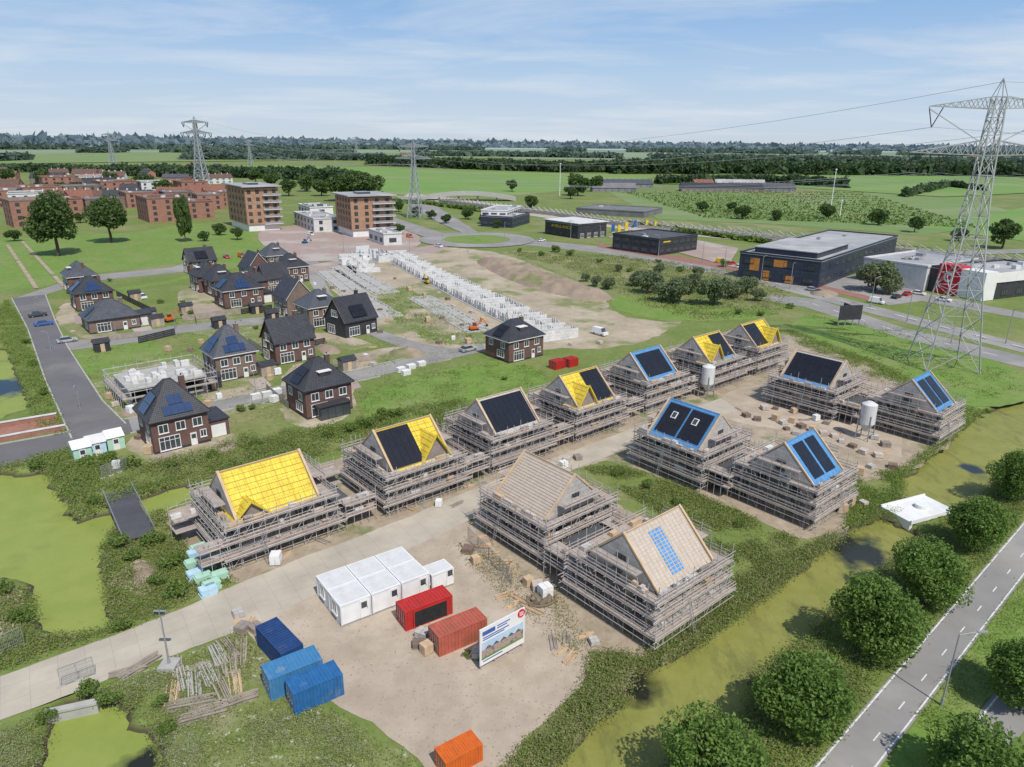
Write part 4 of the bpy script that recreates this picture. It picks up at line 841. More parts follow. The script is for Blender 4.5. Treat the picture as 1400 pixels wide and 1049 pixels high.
# ---------------------------------------------------------------- white block walls (row houses)
def wall_block(u0,v0,u1,v1,dep,h,n,mat,label):
    a=Vector(P(u0,v0)); c=Vector(P(u1,v1)); d=c-a; L=d.length; ang=math.atan2(d.y,d.x)
    t=thing('block_wall_row',label,'unfinished walls',a.x,a.y,ang,group="row houses under construction")
    for k in range(n+1):
        x=k*L/n; hh=h*random.choice((1,1,.9,.7)); b=B(); b.box(x-.12,x+.12,0,dep*random.choice((1,1,.7)),0.16,hh,0); part('party_wall',b.mesh('party_wall',[mat]),t)
    for k in range(n):
        x=k*L/n+.12; e=L/n-.24
        for yy in(.0,dep*.5,dep-.2):
            hh=h*random.choice((1,1,.8,.55)); f=B(); f.box(x,x+e*.2,yy,yy+.2,.16,hh,0); f.box(x+e*.45,x+e*.65,yy,yy+.2,.16,hh,0); f.box(x+e*.85,x+e,yy,yy+.2,.16,hh,0); f.box(x+e*.2,x+e*.45,yy+.01,yy+.19,.16,hh*.5,0)
            part('facade_wall',f.mesh('facade_wall',[mat]),t)
    s=B(); s.box(-.6,L+.6,-.6,dep+.6,0,.16,0); part('floor_slab',s.mesh('floor_slab',['kerb']),t)
for (a,c,n) in [((556,350),(602,375),8),((604,376),(657,401),8),((659,402),(721,431),9),((724,432),(790,462),8)]: wall_block(*c,*a,9.0,2.3,n,'whiteblock',"row of white sand-lime block walls on a slab")
wall_block(520,372,492,352,8,1.6,4,'whiteblock',"low white foundation walls")
wall_block(545,357,505,345,8,2.8,3,'offwhite',"white block walls beside the square")
for (a,c) in [((462,370),(500,398)),((480,364),(545,400)),((500,402),(548,432))]: wall_block(*c,*a,7,.5,5,'kerb',"low concrete foundations of row houses")
wall_block(560,408,640,455,6,.4,6,'kerb',"low concrete foundation beams")
def pile(px,h,label,mat='sandpile'):
    pts=chaikin([P(*p) for p in px],2); cx=sum(p[0] for p in pts)/len(pts); cy=sum(p[1] for p in pts)/len(pts)
    xs=[p[0] for p in pts]; ys=[p[1] for p in pts]; nn=60
    X,Y=np.meshgrid(np.linspace(min(xs),max(xs),nn),np.linspace(min(ys),max(ys),nn)); D=pdist(X,Y,pts)
    Z=np.where(D>0,h*(1-np.exp(-np.clip(D,0,None)*.9/h)),np.clip(D,-1,0)*.3-.02)
    for i in range(nn):
        for j in range(nn):
            if Z[i,j]>0: Z[i,j]*=.8+.8*mnoise.noise(Vector((X[i,j]*.16,Y[i,j]*.16,0)))+.35*mnoise.noise(Vector((X[i,j]*.6,Y[i,j]*.6,0)))
    ii=np.arange(nn*nn).reshape(nn,nn); F=np.stack([ii[:-1,:-1].ravel(),ii[:-1,1:].ravel(),ii[1:,1:].ravel(),ii[1:,:-1].ravel()],1)
    me=bpy.data.meshes.new('sand_pile'); me.from_pydata(np.stack([X.ravel()-cx,Y.ravel()-cy,Z.ravel()],1).tolist(),[],F.tolist()); me.materials.append(MT[mat]); me.polygons.foreach_set('use_smooth',[True]*len(F)); me.update()
    thing('sand_pile',label,'sand pile',cx,cy,mesh=me)
pile([(640,354),(700,356),(780,384),(845,406),(822,414),(760,404),(690,382)],2.6,"long brown heap of excavated sand")
pile([(1110,395),(1150,400),(1140,408),(1105,404)],1.2,"small brown sand heap by the road")
pile([(170,775),(205,765),(225,790),(190,805)],.7,"small pale sand heap on the bank")
pile([(430,470),(460,474),(470,484),(440,486)],1.2,"small brown sand heap near the houses")
pile([(525,480),(570,476),(590,486),(545,494)],1.3,"small brown sand heap beside the street")
pile([(170,556),(200,560),(190,572),(160,568)],1.0,"small brown sand heap beside the shell")
# ---------------------------------------------------------------- containers, cabins
def container_mesh(mat,L=6.06,W=2.44,Hh=2.59):
    b=B(); n=28
    for s in(-1,1):
        for k in range(n):
            x0=-L/2+.12+k*(L-.24)/n; x1=x0+(L-.24)/n; d0=.0 if k%2 else .05
            y=s*(W/2-d0); b.face([(x0,y,.15),(x1,y,.15),(x1,y,Hh-.12),(x0,y,Hh-.12)][::-s],0)
            b.face([(x1,s*W/2,.15),(x1,s*(W/2-.05),.15),(x1,s*(W/2-.05),Hh-.12),(x1,s*W/2,Hh-.12)],0)
    for k in range(n):
        x0=-L/2+.1+k*(L-.2)/n; x1=x0+(L-.2)/n; z=Hh-.03-(.03 if k%2 else 0); b.face([(x0,-W/2+.05,z),(x1,-W/2+.05,z),(x1,W/2-.05,z),(x0,W/2-.05,z)],0)
    b.box(L/2-.08,L/2-.04,-W/2+.1,W/2-.1,.15,Hh-.1,0); b.box(-L/2+.14,-L/2+.16,-W/2+.1,W/2-.1,.15,Hh-.1,0)
    body=b.mesh('body',[mat])
    f=B()
    for x in(-L/2,L/2-.14):
        for y in(-W/2-.01,W/2-.13): f.box(x,x+.14,y,y+.14,0,Hh+.01,0)
    for y in(-W/2-.01,W/2-.11):
        for z in(.02,Hh-.13): f.box(-L/2+.14,L/2-.14,y,y+.12,z,z+.13,0)
    for x in(-L/2,L/2-.12):
        for z in(.02,Hh-.13): f.box(x,x+.12,-W/2+.13,W/2-.13,z,z+.13,0)
    frame=f.mesh('frame',[mat])
    d=B(); d.box(0,.06,0,W/2-.14,.16,Hh-.16,0)
    for q in(.3,.8): d.tube((-.04,q,.15),(-.04,q,Hh-.15),.03,1); d.box(-.08,-.02,q-.1,q+.15,1.1,1.18,1)
    return body,frame,d.mesh('door',[mat,'steel'])
CM={}
def container(u,v,mat,label,ang=None,painted_opening=False,s=(.8,.8,.8)):
    if mat not in CM: CM[mat]=container_mesh(mat)
    x,y=P(u,v,2.6*s[2]); t=thing('shipping_container',label,'container',x,y,GA-math.pi/2 if ang is None else ang)
    part('body',CM[mat][0],t); part('frame',CM[mat][1],t)
    part('door',CM[mat][2],t,(-2.98,-1.09,0)); part('door',CM[mat][2],t,(-2.98,.01,0))
    if painted_opening:
        b=B(); b.box(-1.9,2.2,-1.30,-1.26,.25,2.25,0); b.box(-2.05,-1.9,-1.34,-1.24,.15,2.35,1); b.box(2.2,2.35,-1.34,-1.24,.15,2.35,1); b.box(-1.9,2.2,-1.34,-1.24,2.25,2.38,1); part('painted_dark_opening',b.mesh('painted_dark_opening',['rubber','red']),t)  # dark sheet stands in for the shaded interior; the wall behind is closed
    t.scale=s; return t
container(580,818,'red',"bright red container with shaded opening painted on its side",GA-.12,True)
container(626,850,'rust',"faded red corrugated shipping container",GA-.12)
container(381,868,'bluec3',"dark blue shipping container with worn roof",GA-math.pi/2+.05)
container(399,905,'bluec2',"light blue worn shipping container",GA-.1,s=(.72,.85,.8))
container(429,925,'bluec',"blue corrugated shipping container",GA-.1,s=(.66,.8,.8))
container(627,1020,'orangec',"small bright orange tool container",GA-.1,s=(.5,.66,.6))
container(762,492,'red',"red site container near the brick house",GA,s=(.45,.8,.65)); container(780,489,'red',"red site container near the brick house",GA,s=(.42,.8,.65))
def cabin(x,y,ang,label="white portable site cabin with pale flat roof",dims=(3.02,2.85,2.3)):
    t=thing('site_cabin',label,'cabin',x,y,ang,group="white site cabins"); L,W,h=dims
    b=B(); b.box(-L/2+.06,L/2-.06,-W/2+.06,W/2-.06,.18,h-.14,0); part('wall',b.mesh('wall',['cabinwhite']),t)
    b=B(); b.box(-L/2,L/2,-W/2,W/2,h-.14,h,0); b.box(-L/2+.12,L/2-.12,-W/2+.12,W/2-.12,h,h+.02,1); part('roof',b.mesh('roof',['cabinwhite','offwhite']),t)
    b=B(); b.box(-L/2,L/2,-W/2,W/2,0,.16,0); part('base',b.mesh('base',['steel']),t)
    for sx in(-L/2,L/2-.12):
        for sy in(-W/2,W/2-.12): b=B(); b.box(sx,sx+.12,sy,sy+.12,.16,h-.14,0); part('corner_post',b.mesh('corner_post',['offwhite']),t)
    part('window',WIN['c'],t,(-L/2+.06,0,.8),(0,0,-math.pi/2)); part('door',DOOR,t,(.8,-W/2+.06,.2),(0,0,0),None,(.8,1,.85))
ca=GA-.08; e1=Vector((math.cos(ca),math.sin(ca))); e2=Vector((math.sin(ca),-math.cos(ca))); o_=Vector(P(460,790,2.3))
for i in range(3):
    for j in range(2): q=o_+e1*(3.09*i)+e2*(2.95*j); cabin(q.x,q.y,ca)
q=o_+e1*9.1+e2*3.6; cabin(q.x,q.y,ca,"small white storage cabin beside the red container",(2.5,1.9,2.0))
for u,v in [(470,352),(498,346),(525,346)]: cabin(*P(u,v,2.7),GA,"white site cabin near the row houses")
for u,v,m in [(112,625,'white'),(132,618,'offwhite'),(157,610,'white')]:
    x,y=P(u,v); t=thing('storage_hut','pale storage hut with green tarpaulin front','hut',x,y,GA,group="huts near the bridge")
    b=B(); b.box(-1.1,1.1,-1.5,1.5,0,1.9,0); part('wall',b.mesh('wall',['green_wrap' if m=='white' else 'blue_wrap']),t)
    b=B(); b.prism([(-1.7,1.9),(1.7,1.9),(0,2.7)],-1.2,1.2,0); part('roof',b.mesh('roof',[m]),t); part('door',DOOR,t,(0,-1.5,0),(0,0,0),None,(.8,1,.8))
# ---------------------------------------------------------------- billboard
a=Vector(P(656,918)); c=Vector(P(716,884)); d=c-a; Lb=d.length; ang=math.atan2(d.y,d.x)
t=thing('billboard','blue and white project billboard with small red corner badge','billboard',a.x,a.y,ang)
b=B(); b.box(0,Lb,-.06,.06,.5,4.1,0); part('panel',b.mesh('panel',['white']),t)
for k in range(4): x=.15+k*(Lb-.3)/3; b=B(); b.tube((x,.12,0),(x,.12,4.0),.07,0); b.tube((x,.18,3.0),(x,1.9,0),.06,0); b.tube((x,.12,2.9),(x,.22,3.0),.06,0); part('support_post',b.mesh('support_post',['oldwood']),t)
b=B(); b.box(.15,Lb-.15,-.075,-.062,2.0,2.75,0); part('printed_sky',b.mesh('printed_sky',['printsky']),t)
b=B(); b.box(.15,Lb-.15,-.075,-.062,1.25,2.0,0); part('printed_houses',b.mesh('printed_houses',['photo']),t)
for k in range(5): x=.5+k*(Lb-.8)/5; b=B(); b.face([(x,-.079,2.0),(x+.75,-.079,2.0),(x+.38,-.079,2.3)],0); part('printed_roof',b.mesh('printed_roof',['roof_dark' if k%2 else 'tile_red']),t)
b=B(); b.box(.15,Lb-.15,-.075,-.062,1.05,1.25,0); part('printed_lawn',b.mesh('printed_lawn',['lawn']),t)
b=B(); b.box(.25,1.6,-.078,-.062,3.4,3.8,0); part('printed_logo',b.mesh('printed_logo',['navy']),t)
for (x0,x1,z) in [(1.8,3.2,3.66),(1.8,2.9,3.44),(.3,3.1,3.12),(.3,2.6,2.92),(.3,2.4,.8)]: b=B(); b.box(x0,x1,-.075,-.062,z,z+.1,0); part('printed_line',b.mesh('printed_line',['navy']),t)
b=B(); b.tube((Lb-.42,-.11,3.72),(Lb-.42,-.06,3.72),.4,0,20); part('red_badge',b.mesh('red_badge',['redsign']),t)
for z in (3.84,3.7,3.56): b=B(); b.box(Lb-.64,Lb-.2,-.125,-.112,z-.03,z+.03,0); part('badge_line',b.mesh('badge_line',['white']),t)
x,y=P(1160,446); t=thing('billboard','dark weathered billboard panels on steel posts','billboard',x,y,rad(10)); b=B(); b.box(-3.0,3.0,-.1,.1,1.6,5.2,0); b.box(-.1,.1,.1,3,1.6,5.2,0); part('panel',b.mesh('panel',['black']),t)
for q in(-2.8,-1,1,2.8): b=B(); b.tube((q,.15,0),(q,.15,5.2),.12,0); part('support_post',b.mesh('support_post',['steel']),t)
# ---------------------------------------------------------------- silos
for u,v in[(965,543),(1181,600)]:
    x,y=P(u,v); t=thing('mortar_silo','pale grey cylindrical mortar silo on four legs','silo',x,y,GA,group="mortar silos")
    b=B(); b.tube((0,0,2.6),(0,0,5.6),1.1,0,20); b.tube((0,0,1.3),(0,0,2.6),.25,0,20,1.1); b.tube((0,0,5.6),(0,0,6.0),1.1,0,20,.4); part('tank',b.mesh('tank',['offwhite'],False),t)
    b=B()
    for sx in(-1,1):
        for sy in(-1,1): b.tube((sx*.95,sy*.95,0),(sx*.8,sy*.8,4),.09,0)
        b.tube((sx*.93,-.93,1),(sx*.93,.93,1),.05,0); b.tube((-.93,sx*.93,1),(.93,sx*.93,1),.05,0)
    part('leg_frame',b.mesh('leg_frame',['steel']),t)
# ---------------------------------------------------------------- footbridge, culvert, brick bridge
A=[P(143,678,.6),P(180,670,.6),P(209,722,.6),P(168,736,.6)]
c0=Vector(((A[0][0]+A[1][0]+A[2][0]+A[3][0])/4,(A[0][1]+A[1][1]+A[2][1]+A[3][1])/4)); e=(Vector(A[3])-Vector(A[0])); ang=math.atan2(e.y,e.x)
t=thing('footbridge','dark grey timber footbridge over the ditch','footbridge',c0.x,c0.y,ang); Lx=e.length/2+.5; Wy=1.6
b=B(); b.box(-Lx,Lx,-Wy,Wy,.35,.5,0); b.box(-Lx,Lx,-Wy+.1,-Wy+.35,-.2,.35,0); b.box(-Lx,Lx,Wy-.35,Wy-.1,-.2,.35,0); part('deck',b.mesh('deck',['roof_dark']),t)
for s in(-1,1):
    b=B(); b.tube((-Lx,s*Wy,1.35),(Lx,s*Wy,1.35),.05,0); b.tube((-Lx,s*Wy,.95),(Lx,s*Wy,.95),.03,0)
    for k in range(6): b.tube((-Lx+k*Lx*.4,s*Wy,.3),(-Lx+k*Lx*.4,s*Wy,1.35),.04,0)
    part('railing',b.mesh('railing',['steel']),t)
for (p,q) in [((-40,592),(78,572)),((-40,612),(90,588))]:
    a=Vector(P(*p)); c=Vector(P(*q)); d=c-a
    t=thing('bridge_parapet','low red-brown brick parapet wall beside the bridge','wall',a.x,a.y,math.atan2(d.y,d.x)); b=B(); b.box(0,d.length,-.2,.2,-1.4,.8,0); part('wall',b.mesh('wall',['brick_red']),t); b=B(); b.box(-.05,d.length+.05,-.27,.27,.8,.92,0); part('coping',b.mesh('coping',['offwhite']),t)
x,y=P(1254,700); t=thing('culvert','weathered white concrete culvert slab over the canal','culvert',x,y,GA-.3); b=B(); b.box(-3.8,3.8,-2,2,-.9,.5,0); b.box(-3.8,3.8,-2.15,-2,.2,.7,0); b.box(-3.8,3.8,2,2.15,.2,.7,0)
for k in range(5): b.box(-3.3+k*1.4,-2.7+k*1.4,-2.02,-2.0,-.8,.1,1)
part('slab',b.mesh('slab',['cabinwhite','black']),t); b=B(); b.tube((.5,0,.5),(.5,0,.95),.7,0,16); part('access_hatch',b.mesh('access_hatch',['cabinwhite']),t)
x,y=P(98,968); t=thing('culvert','small concrete culvert slab across the ditch','culvert',x,y,rad(20)); b=B(); b.box(-1.8,1.8,-.3,.3,-.8,.2,0); b.box(-1.8,1.8,-.42,-.3,.1,.32,0); part('slab',b.mesh('slab',['kerb']),t)
pts=[Vector(P(*p)) for p in[(905,902),(960,862),(1040,800),(1120,745),(1160,722)]]
for a,c in zip(pts[:-1],pts[1:]):
    d=c-a; t=thing('timber_revetment','low weathered timber edge along the canal bank','revetment',a.x,a.y,math.atan2(d.y,d.x),group="timber canal edging"); b=B(); b.box(0,d.length,-.04,.04,-.7,.22,0); part('planking',b.mesh('planking',['oldwood']),t)
# ---------------------------------------------------------------- site clutter
def m_timber(seed,long=3.2,n=14,mat='wood'):
    rr=random.Random(seed); b=B()
    for k in range(n):
        y=rr.uniform(-.5,.5); z=.05+.09*(k//4); x=rr.uniform(-.3,.3); a=rr.uniform(-.03,.03)
        b.tube((x-long/2,y-a*long/2,z),(x+long/2,y+a*long/2,z),rr.uniform(.05,.09),0)
    return b.mesh('planks',[mat])
def m_pallet(seed,mats=('brick_brown','oldwood')):
    rr=random.Random(seed); b=B()
    for k in range(3): b.box(-.5,.5,-.55+k*.5,-.45+k*.5,0,.1,1)
    for k in range(6): b.box(-.55+k*.19,-.42+k*.19,-.6,.6,.1,.13,1)
    h=.13
    for l in range(rr.randint(2,4)):
        for i in range(2):
            for j in range(2): o=rr.uniform(-.02,.02); b.box(-.5+i*.51+o,-.01+i*.49+o,-.55+j*.56,-.01+j*.54,h,h+.24,0)
        h+=.25
    return b.mesh('load',mats)
def m_slabs(seed,mat):
    b=B(); h=0; rr=random.Random(seed)
    for k in range(5): o=rr.uniform(-.08,.08); b.box(-.9+o,.9+o,-.6,.6,h,h+.16,0); h+=.2; 
    return b.mesh('boards',[mat])
TMs=[m_timber(1),m_timber(2,2.8,12,'oldwood'),m_timber(3,2.4,10,'wood')]; TMo=[m_timber(4,3.4,13,'oldwood'),m_timber(5,2.6,9,'oldwood'),m_timber(6,3.0,12,'kerb'),m_timber(7,2.6,8,'wood')]; PLs=[m_pallet(1),m_pallet(2,('limestone','oldwood')),m_pallet(3,('toe','oldwood')),m_pallet(4,('brick_new','oldwood')),m_pallet(5,('cabinwhite','oldwood')),m_pallet(6,('wood','oldwood'))]
WRs=[m_slabs(1,'blue_wrap'),m_slabs(2,'green_wrap'),m_slabs(3,'white')]
def put(name,label,cat,u,v,ms,pn,group,rz=None,s=1):
    x,y=P(u,v); t=thing(name,label,cat,x,y,random.uniform(0,3.1) if rz is None else rz,group=group); part(pn,random.choice(ms),t); t.scale=(s,s,s)
for u,v,r in [(240,912,2),(252,930,2.1),(266,938,2),(285,925,2.2),(300,915,2.1),(315,908,2.0),(236,948,1.9),(262,962,.3),(285,964,.35),(305,950,2.2),(322,935,2),(298,898,2.2),(312,890,2.3),(278,978,.4),(330,892,1.9),(262,915,.6),(322,960,.5),(175,918,.4),(192,912,1)]: put('timber_stack',"stack of weathered timber beams on the grass",'timber',u,v,TMo,'planks',"timber stacks on the site",r,.95)
for u,v in [(690,815),(700,828),(715,822),(685,770),(670,760),(660,748),(700,782),(757,880),(768,890),(775,875),(780,900),(625,690),(640,665),(655,662),(800,870),(560,830),(340,855),(325,848),(560,695),(440,740),(392,760),(1100,575),(1120,590),(655,735),(668,745),(692,790),(730,835),(1010,560),(1150,590),(1210,620),(445,480),(510,475),(600,450),(480,420),(590,415),(620,440),(540,410)]: put('timber_stack',"small stack of new timber planks on the site",'timber',u,v,TMs,'planks',"timber stacks on the site",None,.65)
for u,v in [(1060,575),(1070,580),(1082,578),(1095,585),(1110,590),(1125,595),(1140,598),(1075,588),(1088,594),(1150,605),(1165,612),(1180,620),(1200,625),(1020,570),(1035,575),(1190,640),(1175,648),(770,640),(775,630),(790,628),(640,650),(600,692),(735,690),(650,770),(640,755),(722,800),(735,805),(745,815),(812,880),(600,872),(590,882),(578,870),(572,884),(583,892),(655,897),(350,862),(326,842),(332,862),(455,720),(378,770),(455,430),(500,440),(560,480),(385,545),(375,550),(165,530),(168,545),(260,545),(180,565),(190,600),(205,620),(160,640),(1160,690),(1150,700),(1180,690),(960,590),(975,600),(520,425),(545,430),(585,440),(470,400),(480,412),(1210,610),(1195,600),(1220,640),(1060,560),(1045,560),(1085,565),(1100,605),(1130,580),(1115,575),(150,545),(158,555),(200,568),(270,560),(285,556),(300,545),(370,520),(380,512),(430,478),(445,470),(500,490),(510,500),(260,480),(275,470),(230,480),(100,455),(190,445),(205,440),(430,390),(440,410),(455,395),(520,455),(600,470),(620,465),(640,470),(700,474),(660,440),(670,452),(620,420),(580,405),(540,382),(525,390),(820,470),(780,472),(600,402),(612,410),(560,398),(570,432),(605,436),(632,446),(505,415),(530,440),(495,425),(645,428)]: put('pallet',"wooden pallet loaded with building blocks",'pallet',u,v,PLs,'load',"loaded pallets on the site",None,random.uniform(.75,1.15))
for u,v in [(268,762),(280,770),(265,775),(283,778),(278,795),(300,792),(290,805),(268,790),(285,812),(272,755)]: put('insulation_pack',"stack of pale blue and green wrapped insulation boards",'insulation pack',u,v,WRs[:2],'boards',"wrapped insulation packs",GA,.85)
for u,v in [(548,508),(562,504),(576,500),(555,512),(350,545),(365,542),(378,538)]: put('panel_stack',"white stack of wrapped building panels",'panels',u,v,WRs[2:],'boards',"white panel stacks",GA,.9)
x,y=P(740,822); t=thing('earth_heap','dark brown heap of rubble and hose','heap',x,y,.4); b=B()
for k in range(7): a=k*.9; b.tube((math.cos(a)*.8,math.sin(a)*.5,0),(math.cos(a+.5)*.9,math.sin(a+.5)*.6,.6),.4,0,7,.2)
for k in range(16): a=k*math.pi/8; b.tube((1.5*math.cos(a),1.0*math.sin(a),.15),(1.5*math.cos(a+.4),1.0*math.sin(a+.4),.2),.14,0,6)
part('rubble',b.mesh('rubble',['mud']),t)
def lamp(u,v,h,arm,ang,label,base=False,th=.08,name='street_lamp',cat='street lamp',group='street lamps'):
    x,y=P(u,v); t=thing(name,label,cat,x,y,ang,group=group)
    b=B(); b.tube((0,0,0),(0,0,h),th,0,8,th*.6); b.tube((0,0,0),(0,0,.8),th*1.5,0,8); part('pole',b.mesh('pole',['steel'],True),t)
    if arm:
        b=B(); b.tube((0,0,h-.05),(arm,0,h+.25),th*.5,0,6); part('arm',b.mesh('arm',['steel']),t)
        b=B(); b.box(arm-.1,arm+.7,-.12,.12,h+.2,h+.3,0); b.box(arm,arm+.6,-.1,.1,h+.17,h+.2,1); part('lamp_head',b.mesh('lamp_head',['steel','white']),t)
    if base:
        b=B(); b.box(-.7,.7,-.7,.7,0,.4,0); part('concrete_base',b.mesh('concrete_base',['kerb']),t)
        b=B(); b.box(-.5,.5,-.1,.1,h-.3,h,0); b.box(-.45,-.05,-.14,-.1,h-.27,h-.03,1); b.box(.05,.45,-.14,-.1,h-.27,h-.03,1); part('floodlight',b.mesh('floodlight',['steel','glass']),t)
    return t
lamp(1287,965,6.8,1.4,0,"grey steel street lamp on the road verge")
lamp(232,912,5.6,0,0,"site floodlight mast on a concrete block",True,name='light_mast',cat='light mast',group=None)
for u,v in [(1300,470),(1375,470),(1080,395),(990,370),(900,350),(820,335),(740,325),(605,330),(560,345),(1240,440),(690,330),(640,345),(1330,420),(1190,420),(1040,385),(960,360),(780,330),(860,343),(500,310),(470,345),(1290,395)]: lamp(u,v,8,1.2,random.uniform(0,6),"slim grey street lamp beside the road",th=.12)
for u,v in [(110,560),(70,480),(50,430),(260,560),(350,540),(450,518),(540,497),(160,465),(240,450),(330,440)]: lamp(u,v,4,.5,random.uniform(0,6),"low grey residential street lamp",th=.07)
def fence(p,q,label,n):
    a=Vector(P(*p)); c=Vector(P(*q)); d=(c-a)/n
    for k in range(n):
        s=a+d*k; t=thing('site_fence',label,'fence',s.x,s.y,math.atan2(d.y,d.x),group="temporary site fences"); L=d.length-.08; b=B()
        b.tube((0,0,0),(0,0,1.8),.03); b.tube((L,0,0),(L,0,1.8),.03); b.tube((0,0,1.8),(L,0,1.8),.03); b.tube((0,0,.15),(L,0,.15),.03)
        part('frame',b.mesh('frame',['steel']),t); b=B()
        for j in range(12): xx=L*(j+1)/13; b.tube((xx,0,.15),(xx,0,1.8),.012)
        for j in range(4): b.tube((0,0,.4+j*.35),(L,0,.4+j*.35),.012)
        part('wire_mesh',b.mesh('wire_mesh',['steel']),t)
        b=B(); b.box(-.3,.3,-.12,.12,0,.15,0); part('foot',b.mesh('foot',['kerb']),t)
fence((84,940),(132,922),"temporary wire mesh fence panel",2); fence((0,895),(35,880),"temporary wire mesh fence panel",1)
fence((345,555),(415,540),"temporary wire mesh fence panel",5); fence((140,655),(175,642),"temporary wire mesh fence panel",3); fence((640,740),(700,800),"temporary wire mesh fence panel",4)
# ---------------------------------------------------------------- vehicles
wm=B(); wm.tube((0,-.1,0),(0,.1,0),.33,0,12); wm.tube((0,-.12,0),(0,.12,0),.17,1,10); WHEEL=wm.mesh('wheel',['rubber','steel'])
hl=B(); hl.box(0,.08,-.15,.15,0,.2,0); HEADL=hl.mesh('headlight',['white'])
def car(u,v,mat,label,ang,sc=.9,van=False):
    x,y=P(u,v); t=thing('van' if van else 'parked_car',label,'van' if van else 'car',x,y,ang,group="parked vehicles")
    h1=1.0 if van else .85; h2=1.95 if van else 1.42; b=B()
    b.prism([(-.86,.28),(.86,.28),(.88,.6),(.8,h1),(-.8,h1),(-.88,.6)],-2.15,2.15,0)
    xa,xb,xc,xd=(-2.05,1.35,-2.0,.9) if van else (-1.75,1.1,-1.2,.45)
    lo=[(xa,-.8,h1),(xb,-.8,h1),(xb,.8,h1),(xa,.8,h1)]; hi=[(xc,-.65,h2),(xd,-.65,h2),(xd,.65,h2),(xc,.65,h2)]
    b.face(hi,0); part('body',b.mesh('body',[mat]),t); g=B()
    for k in range(4): g.face([lo[k],lo[(k+1)%4],hi[(k+1)%4],hi[k]],0 if (not van or k==1) else 1)
    part('windows',g.mesh('windows',['glass',mat]),t)
    for sx in(-1.35,1.35):
        for sy in(-.8,.8): part('wheel',WHEEL,t,(sx,sy,.33))
    for sy in (-.6,.6): part('headlight',HEADL,t,(2.1,sy,.55))
    t.scale=(sc,)*3
for u,v,m,l,vn in [(60,445,'navy','dark blue parked car on the street',0),(52,433,'black','black parked car on the street',0),(92,468,'roof_grey','grey parked car by the houses',0),(195,408,'white','white parked car near a garden',0),(820,458,'white','white van on the sandy plot',1),(1198,415,'white','white van at the office entrance',1),(1225,408,'black','black car at the office entrance',0),(845,330,'roof_grey','grey parked car at the business park',0),(852,333,'white','white parked car at the business park',0),(862,336,'black','black parked car at the business park',0),(640,480,'roof_grey','grey car on the building road',0),(985,360,'yellowbar','yellow van beside the dark office',1),(1010,366,'white','white parked car beside the offices',0),(1000,362,'redsign','red parked car beside the offices',0),(1085,388,'black','black car on the parking',0),(1110,398,'roof_grey','grey car on the parking',0),(1290,412,'white','white car beside the red office',0),(425,322,'white','white van on the square',1),(560,325,'orangec','orange van on the square',1),(330,352,'orangec','orange van on the lane',1),(310,353,'redsign','red car on the lane',0),(1240,404,'redsign','red car at the office entrance',0),(1255,403,'white','white car at the office entrance',0),(1215,396,'roof_grey','grey car at the office entrance',0),(600,338,'white','white car near the roundabout',0),(740,330,'white','white car on the dual carriageway',0),(1120,402,'black','black car on the dual carriageway',0),(262,572,'roof_grey','grey car beside the brick houses',0),(405,455,'white','white van beside the brick houses',1)]:
    car(u,v,m,l,random.choice((GA,GA-math.pi/2)),.9,vn)
def excavator(u,v,mat,label,ang):
    x,y=P(u,v); t=thing('excavator',label,'excavator',x,y,ang)
    for s in(-1,1): b=B(); b.prism([(s*1-.3,.0),(s*1+.3,.0),(s*1+.3,.8),(s*1-.3,.8)],-1.7,1.7,0); part('track',b.mesh('track',['rubber']),t)
    b=B(); b.box(-1.8,1.0,-1.1,1.1,.85,1.7,0); part('body',b.mesh('body',[mat]),t)
    b=B(); b.box(-.2,1.1,.1,1.09,1.7,2.9,0); b.box(-.25,1.15,.05,1.15,2.9,3.0,1); part('cab',b.mesh('cab',['glass',mat]),t)
    b=B(); b.tube((.9,-.3,1.6),(3.4,-.3,4.4),.28,0,4,.22); b.tube((3.4,-.3,4.4),(5.2,-.3,2.0),.22,0,4,.16); part('boom',b.mesh('boom',[mat]),t)
    b=B(); b.prism([(-.8,1.3),(.2,1.3),(.2,2.0),(-.8,2.0)],4.8,5.5,0); part('bucket',b.mesh('bucket',['black']),t); t.scale=(.62,.62,.62)
excavator(585,388,'yellowbar',"yellow tracked excavator beside block walls",2.2)
excavator(648,452,'orangec',"orange tracked excavator on the sandy plot",.4)
excavator(417,333,'bluec',"blue crane machine on the square",1.0); excavator(232,440,'orangec',"small orange excavator near a garden",1)
